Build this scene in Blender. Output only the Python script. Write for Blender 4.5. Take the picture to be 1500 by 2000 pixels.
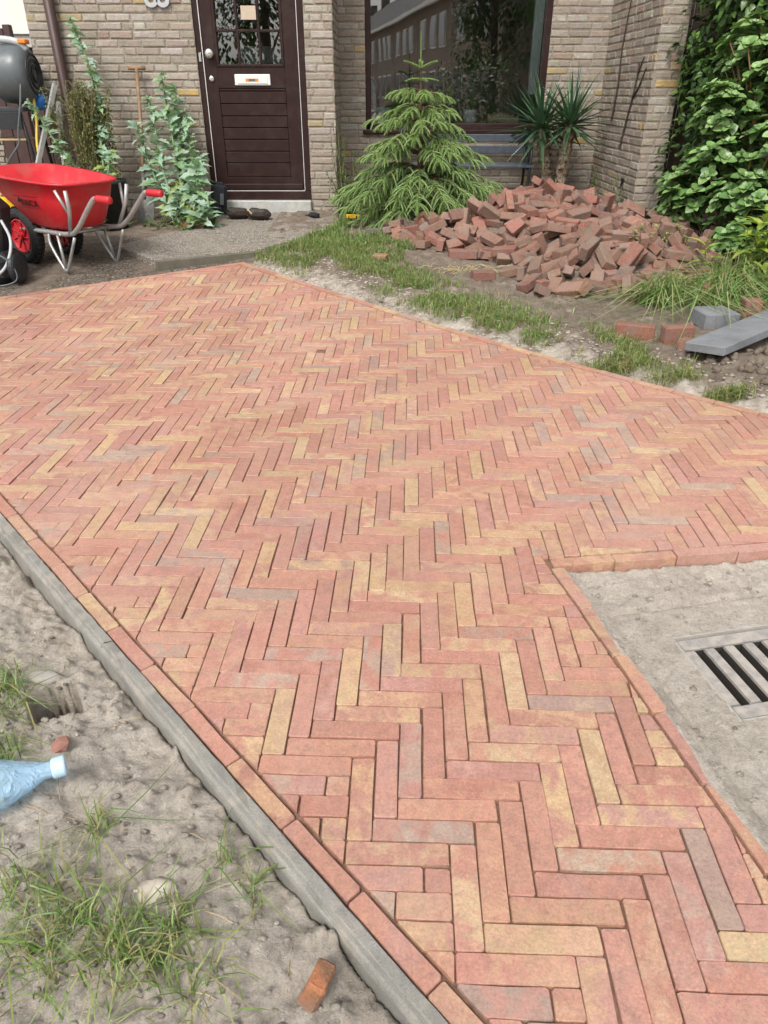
import bpy, bmesh, math, random
import numpy as np
from mathutils import Vector, Matrix, Euler

random.seed(7)
rng = np.random.default_rng(11)
for o in list(bpy.data.objects):
    bpy.data.objects.remove(o)
scene = bpy.context.scene
COL = scene.collection

# ------------------------------------------------------------------ camera
cam_d = bpy.data.cameras.new('camera')
cam = bpy.data.objects.new('camera', cam_d)
COL.objects.link(cam)
cam.location = (0, 0, 1.24)
cam.rotation_euler = (math.radians(90 - 30.358), 0, 0)
cam_d.sensor_fit = 'VERTICAL'
cam_d.sensor_height = 36.0
cam_d.sensor_width = 27.0
cam_d.lens = 25.2
cam_d.clip_start = 0.02
cam_d.clip_end = 400
scene.camera = cam
scene.render.resolution_x = 768
scene.render.resolution_y = 1024

# ------------------------------------------------------------------ overcast sky, soft sun
SUN_EL, SUN_AZ = 52.0, 200.0          # azimuth clockwise from +Y
world = bpy.data.worlds.new('World')
scene.world = world
world.use_nodes = True
nt = world.node_tree
nt.nodes.clear()
wo = nt.nodes.new('ShaderNodeOutputWorld')
bg = nt.nodes.new('ShaderNodeBackground')
sky = nt.nodes.new('ShaderNodeTexSky')
sky.sky_type = 'NISHITA'
sky.sun_disc = False
sky.sun_elevation = math.radians(SUN_EL)
sky.sun_rotation = math.radians(SUN_AZ)
sky.air_density = 1.0
sky.dust_density = 4.0
sky.ozone_density = 1.0
hs = nt.nodes.new('ShaderNodeHueSaturation')     # a grey overcast sky
hs.inputs['Saturation'].default_value = 0.22
nt.links.new(sky.outputs[0], hs.inputs['Color'])
nt.links.new(hs.outputs[0], bg.inputs['Color'])
bg.inputs['Strength'].default_value = 0.135
nt.links.new(bg.outputs[0], wo.inputs['Surface'])

sun_d = bpy.data.lights.new('sun', 'SUN')
sun_d.energy = 1.5
sun_d.angle = math.radians(16)
sun_d.color = (1.0, 0.965, 0.91)
sun = bpy.data.objects.new('sun', sun_d)
COL.objects.link(sun)
_a = math.radians(SUN_AZ)
_e = math.radians(SUN_EL)
_to = Vector((math.sin(_a) * math.cos(_e), math.cos(_a) * math.cos(_e), math.sin(_e)))
sun.rotation_euler = _to.to_track_quat('Z', 'Y').to_euler()
sun.location = _to * 30

scene.view_settings.view_transform = 'Standard'
scene.view_settings.look = 'None'
scene.view_settings.exposure = 0.63
scene.view_settings.gamma = 1.0
scene.view_settings.use_curve_mapping = False
scene.render.engine = 'CYCLES'
scene.cycles.use_denoising = True
scene.cycles.max_bounces = 6
scene.cycles.transparent_max_bounces = 12

# ------------------------------------------------------------------ helpers
def sp(t, w=.3):
    return w * np.logaddexp(0, np.asarray(t, float) / w)

def g(Y):                                  # the lie of the land: level, then a slight rise to the house
    return .08 * (sp(np.asarray(Y, float) - 4.) - sp(np.asarray(Y, float) - 6.9))

def vnoise(x, y, seed=0):
    x = np.asarray(x, float); y = np.asarray(y, float)
    xi = np.floor(x).astype(np.int64); yi = np.floor(y).astype(np.int64)
    fx = x - xi; fy = y - yi
    fx = fx * fx * (3 - 2 * fx); fy = fy * fy * (3 - 2 * fy)
    def h(a, b):
        n = (a * 374761393 + b * 668265263 + seed * 974634777) & 0x7fffffff
        n = ((n ^ (n >> 13)) * 1274126177) & 0x7fffffff
        n = (n ^ (n >> 16)) & 0x7fffffff
        return (n % 100003) / 100003.
    a = h(xi, yi); b = h(xi + 1, yi); c = h(xi, yi + 1); d = h(xi + 1, yi + 1)
    return (a + (b - a) * fx) * (1 - fy) + (c + (d - c) * fx) * fy

def fbm(x, y, seed=0, oct=4):
    r = 0; amp = .5; s = 1.
    for i in range(oct):
        r = r + amp * vnoise(np.asarray(x) * s + 31.7 * i, np.asarray(y) * s - 17.3 * i, seed + i)
        amp *= .5; s *= 2.03
    return r

def sstep(t):
    t = np.clip(t, 0, 1)
    return t * t * (3 - 2 * t)

def jit(c, a=.08):
    k = 1 + random.uniform(-a, a)
    return tuple(max(0, min(1, v * k * (1 + random.uniform(-a * .4, a * .4)))) for v in c)

def mixc(a, b, t):
    return tuple(x + (y - x) * t for x, y in zip(a, b))

class MB:
    """collects verts / faces of one mesh, with two colours for each vertex"""
    def __init__(s):
        s.v = []; s.f = []; s.c = []; s.c2 = []; s.m = []
        s.col = (1, 1, 1); s.col2 = None; s.mi = 0
    def add(s, vs, fs):
        b = len(s.v)
        s.v.extend([tuple(q) for q in vs])
        s.c.extend([s.col] * len(vs))
        s.c2.extend([s.col2 or s.col] * len(vs))
        for f in fs:
            s.f.append(tuple(i + b for i in f)); s.m.append(s.mi)
        return s
    def box(s, c, size, rot=None, bev=0.0):
        x, y, z = (q / 2 for q in size)
        if bev <= 0:
            vs = [(-x,-y,-z),(x,-y,-z),(x,y,-z),(-x,y,-z),(-x,-y,z),(x,-y,z),(x,y,z),(-x,y,z)]
            fs = [(3,2,1,0),(4,5,6,7),(0,1,5,4),(1,2,6,5),(2,3,7,6),(3,0,4,7)]
        else:
            b = bev; vs = []; fs = []
            for zz, d in ((-z, b), (-z + b, 0), (z - b, 0), (z, b)):
                xx, yy = x - d, y - d
                cc = b if d == 0 else b * .6
                vs += [(-xx+cc,-yy,zz),(xx-cc,-yy,zz),(xx,-yy+cc,zz),(xx,yy-cc,zz),(xx-cc,yy,zz),(-xx+cc,yy,zz),(-xx,yy-cc,zz),(-xx,-yy+cc,zz)]
            for k in range(3):
                for i in range(8):
                    j = (i + 1) % 8
                    fs.append((k*8+i, k*8+j, k*8+8+j, k*8+8+i))
            fs.append(tuple(range(7, -1, -1))); fs.append(tuple(range(24, 32)))
        R = rot.to_matrix() if isinstance(rot, (Euler,)) else (rot or Matrix.Identity(3))
        C = Vector(c)
        s.add([R @ Vector(q) + C for q in vs], fs)
        return s
    def tube(s, pts, r, n=8, cap=True):
        pts = [Vector(q) for q in pts]
        N = len(pts)
        rs = r if isinstance(r, (list, tuple)) else [r] * N
        t0 = (pts[1] - pts[0]).normalized()
        up = Vector((0, 0, 1)) if abs(t0.z) < .9 else Vector((1, 0, 0))
        a = t0.cross(up).normalized()
        vs = []; fs = []
        for i in range(N):
            t = (pts[min(i+1, N-1)] - pts[max(i-1, 0)]).normalized()
            a = (a - t * a.dot(t))
            a = a.normalized() if a.length > 1e-6 else t.orthogonal().normalized()
            b = t.cross(a)
            for k in range(n):
                th = 2 * math.pi * k / n
                vs.append(pts[i] + (a * math.cos(th) + b * math.sin(th)) * rs[i])
        for i in range(N - 1):
            for k in range(n):
                j = (k + 1) % n
                fs.append((i*n+k, i*n+j, (i+1)*n+j, (i+1)*n+k))
        if cap:
            fs.append(tuple(range(n-1, -1, -1))); fs.append(tuple(range((N-1)*n, N*n)))
        s.add(vs, fs)
        return s
    def lathe(s, prof, c=(0, 0, 0), n=20, M=None):
        """prof: (radius, height) list, about local Z"""
        vs = []; fs = []
        C = Vector(c)
        for r, z in prof:
            for k in range(n):
                th = 2 * math.pi * k / n
                q = Vector((r * math.cos(th), r * math.sin(th), z))
                vs.append((M @ q if M else q) + C)
        for i in range(len(prof) - 1):
            for k in range(n):
                j = (k + 1) % n
                fs.append((i*n+k, i*n+j, (i+1)*n+j, (i+1)*n+k))
        s.add(vs, fs)
        return s
    def prism(s, poly, z0, z1):
        n = len(poly)
        vs = [(x, y, z0) for x, y in poly] + [(x, y, z1) for x, y in poly]
        fs = [tuple(range(n-1, -1, -1)), tuple(range(n, 2*n))]
        for i in range(n):
            j = (i + 1) % n
            fs.append((i, j, n + j, n + i))
        s.add(vs, fs)
        return s
    def rock(s, c, r, seed, sq=(1, 1, .7), sub=1):
        bm = bmesh.new()
        bmesh.ops.create_icosphere(bm, subdivisions=sub, radius=1)
        R = random.Random(seed)
        ph = [R.uniform(0, 9) for _ in range(3)]
        vs = []
        for v in bm.verts:
            q = v.co
            k = 1 + .22 * math.sin(3.1*q.x+ph[0]) * math.cos(2.7*q.y+ph[1]) + .14 * math.sin(5.3*q.z+ph[2]+2*q.x) + R.uniform(-.07, .07)
            vs.append((c[0]+q.x*k*r*sq[0], c[1]+q.y*k*r*sq[1], c[2]+q.z*k*r*sq[2]))
        bm.verts.index_update()
        fs = [tuple(v.index for v in f.verts) for f in bm.faces]
        bm.free()
        s.add(vs, fs)
        return s
    def leaf(s, p, d, n, L, W, curl=.25, fold=.2, seg=3, pw=.8, lobe=0, rnd=1.):
        p = Vector(p); d = Vector(d).normalized(); n = Vector(n)
        n = (n - d * n.dot(d))
        n = n.normalized() if n.length > 1e-5 else d.orthogonal().normalized()
        sd = d.cross(n)
        vs = []; fs = []
        for i in range(seg + 1):
            t = i / seg
            w = W * .5 * max(0.02, math.sin(math.pi * min(1, t ** pw * .97 + .03))) ** rnd
            if lobe and 0 < i < seg:
                w *= 1 + lobe * (1 if i % 2 else -1)
            q = p + d * L * t - n * curl * L * t * t
            vs += [q + sd * w + n * fold * w, q, q - sd * w + n * fold * w]
        for i in range(seg):
            a = i * 3
            fs += [(a, a+1, a+4, a+3), (a+1, a+2, a+5, a+4)]
        s.add(vs, fs)
        return s
    def mesh(s, name, mats, smooth=False):
        me = bpy.data.meshes.new(name)
        me.from_pydata(s.v, [], s.f)
        if not isinstance(mats, (list, tuple)): mats = [mats]
        for m in mats: me.materials.append(m)
        if len(mats) > 1: me.polygons.foreach_set('material_index', s.m)
        for nm, cc in (('Col', s.c), ('Col2', s.c2)):
            at = me.attributes.new(nm, 'FLOAT_COLOR', 'POINT')
            arr = np.ones((len(s.v), 4), np.float32); arr[:, :3] = np.array(cc, np.float32).reshape(-1, 3)
            at.data.foreach_set('color', arr.ravel())
        if smooth: me.polygons.foreach_set('use_smooth', [True] * len(me.polygons))
        me.update()
        return me
    def build(s, name, mats, parent=None, smooth=False, world=True):
        return put(name, s.mesh(name, mats, smooth), parent, world)

def put(name, data, parent=None, world=True):
    o = bpy.data.objects.new(name, data)
    COL.objects.link(o)
    if parent is not None:
        o.parent = parent
        if world:            # the geometry is in world coordinates: undo the parents' offsets
            T = Matrix.Identity(4); q = parent
            while q is not None:
                T = T @ Matrix.Identity(4)
                q = q.parent
            o.matrix_parent_inverse = wm(parent).inverted()
    return o

def wm(o):
    M = o.matrix_basis.copy()
    if o.parent is not None:
        M = wm(o.parent) @ o.matrix_parent_inverse @ M
    return M

def tag(o, label=None, cat=None, group=None, kind=None):
    if label: o['label'] = label
    if cat: o['category'] = cat
    if group: o['group'] = group
    if kind: o['kind'] = kind
    return o

def thing(name, label, cat, loc=(0, 0, 0), rotz=0, group=None):
    o = bpy.data.objects.new(name, None)
    o.empty_display_size = .1
    COL.objects.link(o)
    o.location = loc
    o.rotation_euler = (0, 0, rotz)
    return tag(o, label, cat, group)

def crom(pts, k=5):
    P = [Vector(p) for p in pts]
    P = [P[0] * 2 - P[1]] + P + [P[-1] * 2 - P[-2]]
    out = []
    for i in range(1, len(P) - 2):
        for j in range(k):
            t = j / k
            a, b, c, d = P[i-1], P[i], P[i+1], P[i+2]
            out.append(.5 * ((2*b) + (c-a)*t + (2*a-5*b+4*c-d)*t*t + (3*b-a-3*c+d)*t*t*t))
    out.append(P[-2])
    return out

# ------------------------------------------------------------------ materials
class NB:
    def __init__(s, name):
        s.mat = bpy.data.materials.new(name)
        s.mat.use_nodes = True
        s.t = s.mat.node_tree
        s.t.nodes.clear()
        s.out = s.n('ShaderNodeOutputMaterial')
        s.p = s.n('ShaderNodeBsdfPrincipled')
        s.l(s.p.outputs[0], s.out.inputs['Surface'])
        s._pos = None
    def n(s, t, **kw):
        nd = s.t.nodes.new(t)
        for k, v in kw.items():
            if k in nd.inputs: nd.inputs[k].default_value = v
            else: setattr(nd, k, v)
        return nd
    def l(s, a, b): s.t.links.new(a, b)
    def pos(s):
        if s._pos is None: s._pos = s.n('ShaderNodeNewGeometry').outputs['Position']
        return s._pos
    def noise(s, scale, detail=4, rough=.6, dist=0, stretch=None):
        nd = s.n('ShaderNodeTexNoise', Scale=scale, Detail=detail, Roughness=rough, Distortion=dist)
        v = s.pos()
        if stretch:
            mp = s.n('ShaderNodeMapping'); mp.inputs['Scale'].default_value = stretch
            s.l(v, mp.inputs[0]); v = mp.outputs[0]
        s.l(v, nd.inputs['Vector'])
        return nd.outputs['Fac']
    def voro(s, scale, feature='F1', rnd=1.0):
        nd = s.n('ShaderNodeTexVoronoi', Scale=scale, feature=feature)
        nd.inputs['Randomness'].default_value = rnd
        s.l(s.pos(), nd.inputs['Vector'])
        return nd
    def ramp(s, fac, stops):
        nd = s.n('ShaderNodeValToRGB')
        cr = nd.color_ramp
        while len(cr.elements) < len(stops): cr.elements.new(.5)
        for e, (p, c) in zip(cr.elements, stops):
            e.position = p
            e.color = (*c, 1) if isinstance(c, (tuple, list)) else (c, c, c, 1)
        s.l(fac, nd.inputs[0])
        return nd.outputs[0]
    def mix(s, fac, a, b, mode='MIX'):
        nd = s.n('ShaderNodeMix', data_type='RGBA', blend_type=mode)
        for i, v in ((0, fac), (6, a), (7, b)):
            if hasattr(v, 'is_linked') or hasattr(v, 'links'): s.l(v, nd.inputs[i])
            elif isinstance(v, (tuple, list)): nd.inputs[i].default_value = (*v, 1)
            else: nd.inputs[i].default_value = v if i == 0 else (v, v, v, 1)
        return nd.outputs[2]
    def math(s, op, a, b=0.):
        nd = s.n('ShaderNodeMath', operation=op)
        for i, v in ((0, a), (1, b)):
            if hasattr(v, 'links'): s.l(v, nd.inputs[i])
            else: nd.inputs[i].default_value = v
        return nd.outputs[0]
    def attr(s, name):
        return s.n('ShaderNodeAttribute', attribute_name=name).outputs['Color']
    def bump(s, h, strength=.3, dist=.01, prev=None):
        nd = s.n('ShaderNodeBump', Strength=strength, Distance=dist)
        s.l(h, nd.inputs['Height'])
        if prev: s.l(prev, nd.inputs['Normal'])
        return nd.outputs[0]
    def fin(s, color=None, rough=None, normal=None, spec=.5, metal=0):
        p = s.p
        for k, v in (('Base Color', color), ('Roughness', rough)):
            if v is None: continue
            if hasattr(v, 'links'): s.l(v, p.inputs[k])
            elif isinstance(v, (tuple, list)): p.inputs[k].default_value = (*v, 1)
            else: p.inputs[k].default_value = v
        if normal: s.l(normal, p.inputs['Normal'])
        p.inputs['Specular IOR Level'].default_value = spec
        p.inputs['Metallic'].default_value = metal
        return s.mat

def plain(name, col, rough=.5, var=.15, scale=20, bump=.1, bdist=.002, metal=0, spec=.5, dirt=None, dscale=6):
    b = NB(name)
    n = b.noise(scale, 5)
    c = b.ramp(n, [(.3, tuple(v * (1 - var) for v in col)), (.7, tuple(min(1, v * (1 + var)) for v in col))])
    if dirt:
        d = b.ramp(b.noise(dscale, 6, .7), [(.5, 0.), (.68, 1.)])
        c = b.mix(b.math('MULTIPLY', d, .6), c, dirt)
    nm = b.bump(b.noise(scale * 4, 4), bump, bdist) if bump else None
    r = b.ramp(b.noise(scale * .7, 3), [(.3, max(0, rough - .08)), (.7, min(1, rough + .1))])
    return b.fin(c, r, nm, spec, metal)

def attrmat(name, rough=.8, mixs=9, speck=260, bump=.5, bdist=.004, spec=.4, dirt=None, dirtamt=.5, dirts=3.5, specc=None):
    """two colours of a piece (Col, Col2) run into each other; fine grain; optional dirt"""
    b = NB(name)
    m = b.ramp(b.noise(mixs, 5, .65, .4), [(.42, 0.), (.6, 1.)])
    c = b.mix(m, b.attr('Col'), b.attr('Col2'))
    gr = b.ramp(b.noise(speck, 3, .7), [(.25, .7), (.5, 1.), (.8, 1.28)])
    c = b.mix(1.0, c, gr, 'MULTIPLY')
    g2 = b.ramp(b.noise(mixs * 3.5, 6, .7), [(.3, .84), (.7, 1.12)])
    c = b.mix(1.0, c, g2, 'MULTIPLY')
    if specc:
        sp_ = b.ramp(b.noise(speck * .8, 2, .5), [(.66, 0.), (.74, 1.)])
        c = b.mix(b.math('MULTIPLY', sp_, .35), c, specc)
    if dirt:
        d = b.ramp(b.noise(dirts, 7, .7, .3), [(.46, 0.), (.68, 1.)])
        c = b.mix(b.math('MULTIPLY', d, dirtamt), c, dirt)
    nm = b.bump(b.noise(speck * .5, 5, .7), bump, bdist)
    nm = b.bump(b.noise(mixs * 4, 4), bump * .6, bdist * 2.0, nm)
    r = b.ramp(b.noise(4, 5), [(.3, max(0, rough - .12)), (.7, min(1, rough + .1))])
    return b.fin(c, r, nm, spec)

def leafmat(name, rough=.45, trans=.25, spec=.4, vein=True):
    b = NB(name)
    c = b.mix(1.0, b.attr('Col'), b.ramp(b.noise(35, 4), [(.3, .78), (.7, 1.2)]), 'MULTIPLY')
    b.fin(c, rough, b.bump(b.noise(90, 3), .25, .004) if vein else None, spec)
    tr = b.n('ShaderNodeBsdfTranslucent')
    b.l(b.mix(1.0, c, (1.0, 1.05, .6), 'MULTIPLY'), tr.inputs['Color'])
    ms = b.n('ShaderNodeMixShader'); ms.inputs[0].default_value = trans
    b.l(b.p.outputs[0], ms.inputs[1]); b.l(tr.outputs[0], ms.inputs[2])
    b.l(ms.outputs[0], b.out.inputs['Surface'])
    return b.mat

M = {}
# new paving clinkers: red, pink, ochre; damp in patches so the sky shines in them
def paver_mat():
    b = NB('paver_clay')
    m = b.ramp(b.noise(12, 6, .7, .6), [(.44, 0.), (.56, 1.)])
    c = b.mix(m, b.attr('Col'), b.attr('Col2'))
    c = b.mix(1.0, c, b.ramp(b.noise(165, 5, .85), [(.28, .55), (.5, 1.), (.72, 1.38)]), 'MULTIPLY')
    c = b.mix(1.0, c, b.ramp(b.noise(38, 7, .75), [(.28, .70), (.5, 1.), (.72, 1.18)]), 'MULTIPLY')
    smd = b.ramp(b.noise(13, 7, .75, .8), [(.57, 0.), (.72, 1.)])
    c = b.mix(b.math('MULTIPLY', smd, .40), c, (.20, .14, .115))
    ysp = b.ramp(b.noise(75, 5, .75), [(.55, 0.), (.66, 1.)])
    c = b.mix(b.math('MULTIPLY', ysp, .38), c, (.54, .37, .17))
    dsp = b.ramp(b.noise(95, 5, .8), [(.30, 1.), (.40, 0.)])
    c = b.mix(b.math('MULTIPLY', dsp, .40), c, (.22, .115, .085))
    s_ = b.ramp(b.noise(260, 2, .5), [(.68, 0.), (.76, 1.)])
    c = b.mix(b.math('MULTIPLY', s_, .3), c, (.62, .52, .42))
    d_ = b.ramp(b.noise(330, 2, .5), [(.22, 1.), (.32, 0.)])
    c = b.mix(b.math('MULTIPLY', d_, .35), c, (.14, .08, .06))
    # dusting of jointing sand
    dust = b.ramp(b.noise(1.6, 7, .72, .4), [(.5, 0.), (.7, 1.)])
    c = b.mix(b.math('ADD', b.math('MULTIPLY', dust, .22), .14), c, (.51, .405, .325))
    wet = b.ramp(b.noise(.75, 5, .6, .6), [(.42, 0.), (.62, 1.)])
    c = b.mix(b.math('MULTIPLY', wet, .22), c, b.mix(1.0, c, (.62, .50, .42), 'MULTIPLY'))
    r = b.mix(wet, b.ramp(b.noise(60, 4), [(.3, .55), (.7, .75)]), b.ramp(b.noise(40, 4), [(.3, .30), (.7, .48)]))
    nm = b.bump(b.noise(330, 5, .75), .35, .003)
    nm = b.bump(b.noise(36, 4), .25, .006, nm)
    return b.fin(c, r, nm, .5)
M['paver'] = paver_mat()
M['joint'] = plain('joint_sand', (.20, .118, .085), .95, .4, 60, .6, .004, spec=.1)
M['wallbrick'] = attrmat('wall_brick', .9, 14, 190, .8, .005, .2, dirt=(.30, .27, .22), dirtamt=.45, dirts=2.2)
M['mortar'] = plain('mortar', (.275, .242, .20), .95, .25, 40, .8, .004, spec=.1)
M['oldbrick'] = attrmat('old_brick', .9, 16, 170, .7, .005, .25, dirt=(.22, .175, .145), dirtamt=.85, dirts=9)
def concrete(name, c1, c2, rough=.85, moss=None):
    b = NB(name)
    c = b.ramp(b.noise(7, 7, .7), [(.3, c1), (.72, c2)])
    c = b.mix(1.0, c, b.ramp(b.noise(300, 3, .7), [(.25, .72), (.5, 1.), (.8, 1.25)]), 'MULTIPLY')
    pit = b.ramp(b.voro(130).outputs['Distance'], [(.08, .55), (.2, 1.)])
    c = b.mix(.5, c, b.mix(1.0, c, pit, 'MULTIPLY'))
    if moss:
        d = b.ramp(b.noise(9, 7, .75, .5), [(.48, 0.), (.66, 1.)])
        c = b.mix(b.math('MULTIPLY', d, .7), c, moss)
    nm = b.bump(b.noise(220, 5, .7), .5, .003)
    nm = b.bump(b.noise(18, 5), .4, .008, nm)
    return b.fin(c, rough, nm, .3)
M['kerb'] = concrete('kerb_concrete', (.185, .178, .16), (.31, .298, .268), moss=(.40, .345, .285))
M['concrete'] = concrete('pale_concrete', (.38, .38, .36), (.55, .55, .52), moss=(.33, .32, .25))
M['slabgrey'] = concrete('grey_slab', (.155, .162, .17), (.245, .253, .265))
M['collar'] = concrete('collar_concrete', (.36, .33, .29), (.47, .43, .385), moss=(.42, .36, .29))
M['mossy'] = concrete('mossy_concrete', (.11, .10, .08), (.19, .17, .14), moss=(.12, .13, .06))
def gravel_mat():
    b = NB('exposed_gravel')
    v = b.voro(85)
    c = b.ramp(v.outputs['Color'], [(.0, (.20, .17, .14)), (.35, (.36, .315, .26)), (.7, (.52, .465, .39)), (1., (.65, .60, .53))])
    c = b.mix(1.0, c, b.ramp(v.outputs['Distance'], [(.1, 1.05), (.6, .35)]), 'MULTIPLY')
    d = b.ramp(b.noise(1.9, 7, .7, .4), [(.46, 0.), (.66, 1.)])
    c = b.mix(b.math('MULTIPLY', d, .6), c, b.ramp(b.noise(60, 5), [(.3, (.24, .205, .165)), (.7, (.36, .31, .25))]))
    nm = b.bump(v.outputs['Distance'], -.8, .01)
    return b.fin(c, .85, nm, .35)
M['gravel'] = gravel_mat()
def soil_mat():
    b = NB('soil')
    z = b.n('ShaderNodeSeparateColor'); b.l(b.attr('Col'), z.inputs[0])
    sand = b.ramp(b.noise(9, 8, .72, .3), [(.25, (.40, .345, .285)), (.5, (.53, .47, .40)), (.75, (.65, .59, .515))])
    sand = b.mix(1.0, sand, b.ramp(b.noise(150, 6, .85), [(.28, .58), (.5, 1.05), (.75, 1.3)]), 'MULTIPLY')
    sand = b.mix(1.0, sand, b.ramp(b.noise(28, 7, .8, .5), [(.30, .68), (.5, 1.03), (.72, 1.15)]), 'MULTIPLY')
    dark = b.ramp(b.noise(14, 8, .72, .3), [(.25, (.12, .092, .07)), (.5, (.225, .18, .14)), (.75, (.34, .285, .23))])
    dark = b.mix(1.0, dark, b.ramp(b.noise(300, 3, .75), [(.25, .6), (.5, 1.), (.8, 1.35)]), 'MULTIPLY')
    v = b.voro(60)
    grav = b.ramp(v.outputs['Color'], [(.0, (.15, .125, .095)), (.5, (.26, .215, .17)), (.85, (.40, .345, .28)), (1., (.55, .5, .44))])
    grav = b.mix(1.0, grav, b.ramp(v.outputs['Distance'], [(.1, 1.05), (.6, .4)]), 'MULTIPLY')
    gm = b.ramp(b.noise(4, 6, .7), [(.4, 0.), (.58, 1.)])
    grav = b.mix(gm, dark, grav)
    mf = b.math('ADD', z.outputs[0], b.math('MULTIPLY', b.math('SUBTRACT', b.noise(6, 7, .7), .5), 1.3))
    c = b.mix(b.ramp(mf, [(.35, 0.), (.65, 1.)]), sand, dark)
    c = b.mix(z.outputs[1], c, grav)
    peb = b.ramp(b.noise(150, 2, .5), [(.70, 0.), (.76, 1.)])
    c = b.mix(b.math('MULTIPLY', peb, .5), c, (.10, .08, .065))
    h = b.math('ADD', b.noise(70, 8, .82), b.math('MULTIPLY', b.noise(190, 4, .8), .7))
    nm = b.bump(h, .9, .012)
    return b.fin(c, .95, nm, .15)
M['soil'] = soil_mat()
M['leaf'] = leafmat('leaf')
M['leafglossy'] = leafmat('leaf_glossy', .35, .18, .5)
M['needle'] = leafmat('needles', .55, .2, .3, False)
M['grass'] = leafmat('grass_blade', .5, .3, .3, False)
M['stem'] = attrmat('stem', .8, 20, 200, .4, .003, .3)
M['bark'] = attrmat('bark', .95, 30, 120, .9, .008, .2)
M['door'] = plain('brown_paint', (.026, .0115, .010), .42, .22, 12, .12, .002, spec=.25, dirt=(.05, .032, .026), dscale=5)
M['brownpipe'] = plain('brown_plastic', (.060, .030, .026), .45, .2, 14, .1)
M['whitestrip'] = plain('pale_seal', (.62, .60, .57), .5, .08)
M['chrome'] = plain('brushed_steel', (.62, .61, .59), .25, .08, 60, .05, metal=1)
M['whiteplastic'] = plain('white_plastic', (.72, .71, .68), .4, .05, 30, .02)
M['paper'] = plain('paper', (.50, .40, .31), .8, .06, 30, .05)
M['orange'] = plain('orange_plastic', (.75, .23, .02), .4, .08)
M['darkmetal'] = plain('dark_metal', (.035, .037, .042), .45, .2, 30, .1)
M['bluegrey'] = plain('bench_paint', (.062, .072, .09), .55, .25, 18, .2, dirt=(.05, .055, .06))
M['red'] = plain('red_plastic', (.52, .018, .026), .42, .14, 9, .12, dirt=(.36, .10, .085), dscale=5)
M['redrim'] = plain('red_rim', (.50, .02, .03), .4, .1)
M['rubber'] = plain('rubber', (.018, .018, .019), .75, .25, 40, .3)
M['galv'] = plain('galvanised_steel', (.42, .42, .41), .42, .15, 25, .08, metal=.55)
M['black'] = plain('black_plastic', (.018, .019, .022), .5, .25, 30, .1)
M['blackcloth'] = plain('black_cloth', (.014, .015, .019), .9, .3, 60, .5)
M['blackprint'] = plain('black_print', (.012, .010, .010), .5, .1)
M['darkgrey'] = plain('dark_grey_plastic', (.10, .115, .12), .38, .12, 20, .05)
M['lightgrey'] = plain('light_grey_plastic', (.42, .44, .45), .4, .08, 20, .04)
M['alu'] = plain('aluminium', (.60, .61, .62), .35, .1, 30, .06, metal=.5)
M['yellowhose'] = plain('yellow_hose', (.55, .40, .035), .45, .12)
M['bluepl'] = plain('blue_plastic', (.02, .17, .55), .4, .1)
M['wood'] = plain('raw_wood', (.50, .36, .20), .75, .22, 12, .3, dirt=(.28, .20, .12))
M['toolwood'] = plain('tool_handle', (.24, .15, .085), .6, .25, 18, .2)
M['steel'] = plain('worn_steel', (.17, .165, .16), .5, .3, 25, .25, metal=.5, dirt=(.12, .09, .06), dscale=14)
M['grate'] = plain('cast_grate', (.30, .29, .275), .55, .25, 30, .35, metal=.35, dirt=(.40, .35, .29), dscale=12)
def grate_mat():
    b = NB('dusty_grate')
    gn = b.n('ShaderNodeNewGeometry'); sx_ = b.n('ShaderNodeSeparateXYZ'); b.l(gn.outputs['True Normal'], sx_.inputs[0])
    up = b.ramp(sx_.outputs[2], [(.55, 0.), (.9, 1.)])      # sand dust settles on what faces up
    dust = b.mix(b.ramp(b.noise(30, 6, .7), [(.35, 0.), (.6, 1.)]), (.24, .23, .22), (.40, .36, .315))
    c = b.mix(up, (.045, .038, .032), dust)
    return b.fin(c, .7, b.bump(b.noise(160, 5), .4, .003), .35)
M['grate'] = grate_mat()
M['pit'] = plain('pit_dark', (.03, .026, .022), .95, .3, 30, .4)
M['leather'] = plain('tool_leather', (.035, .024, .018), .6, .3, 30, .3)
M['yellow'] = plain('yellow_tool', (.70, .42, .01), .4, .08)
M['potgrey'] = plain('pot_grey', (.48, .52, .56), .5, .08)
M['driftwood'] = plain('driftwood', (.46, .36, .26), .85, .3, 26, .9, .01)
M['interior'] = plain('room_wall', (.16, .16, .155), .9, .1)
M['curtain'] = plain('pale_blind', (.55, .62, .62), .8, .06)
M['whitepaint'] = plain('white_paint', (.74, .73, .68), .5, .05, 6, .03)
M['greytrim'] = plain('grey_trim', (.45, .44, .41), .6, .08)
M['tile'] = plain('roof_tile', (.055, .050, .050), .7, .3, 10, .4)
M['fencewood'] = plain('fence_wood', (.075, .05, .036), .85, .3, 14, .4)
M['stonepale'] = plain('pale_stone', (.52, .46, .38), .85, .25, 30, .5)
M['stonered'] = plain('red_stone', (.30, .13, .095), .8, .3, 40, .4, dirt=(.24, .16, .12))

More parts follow.
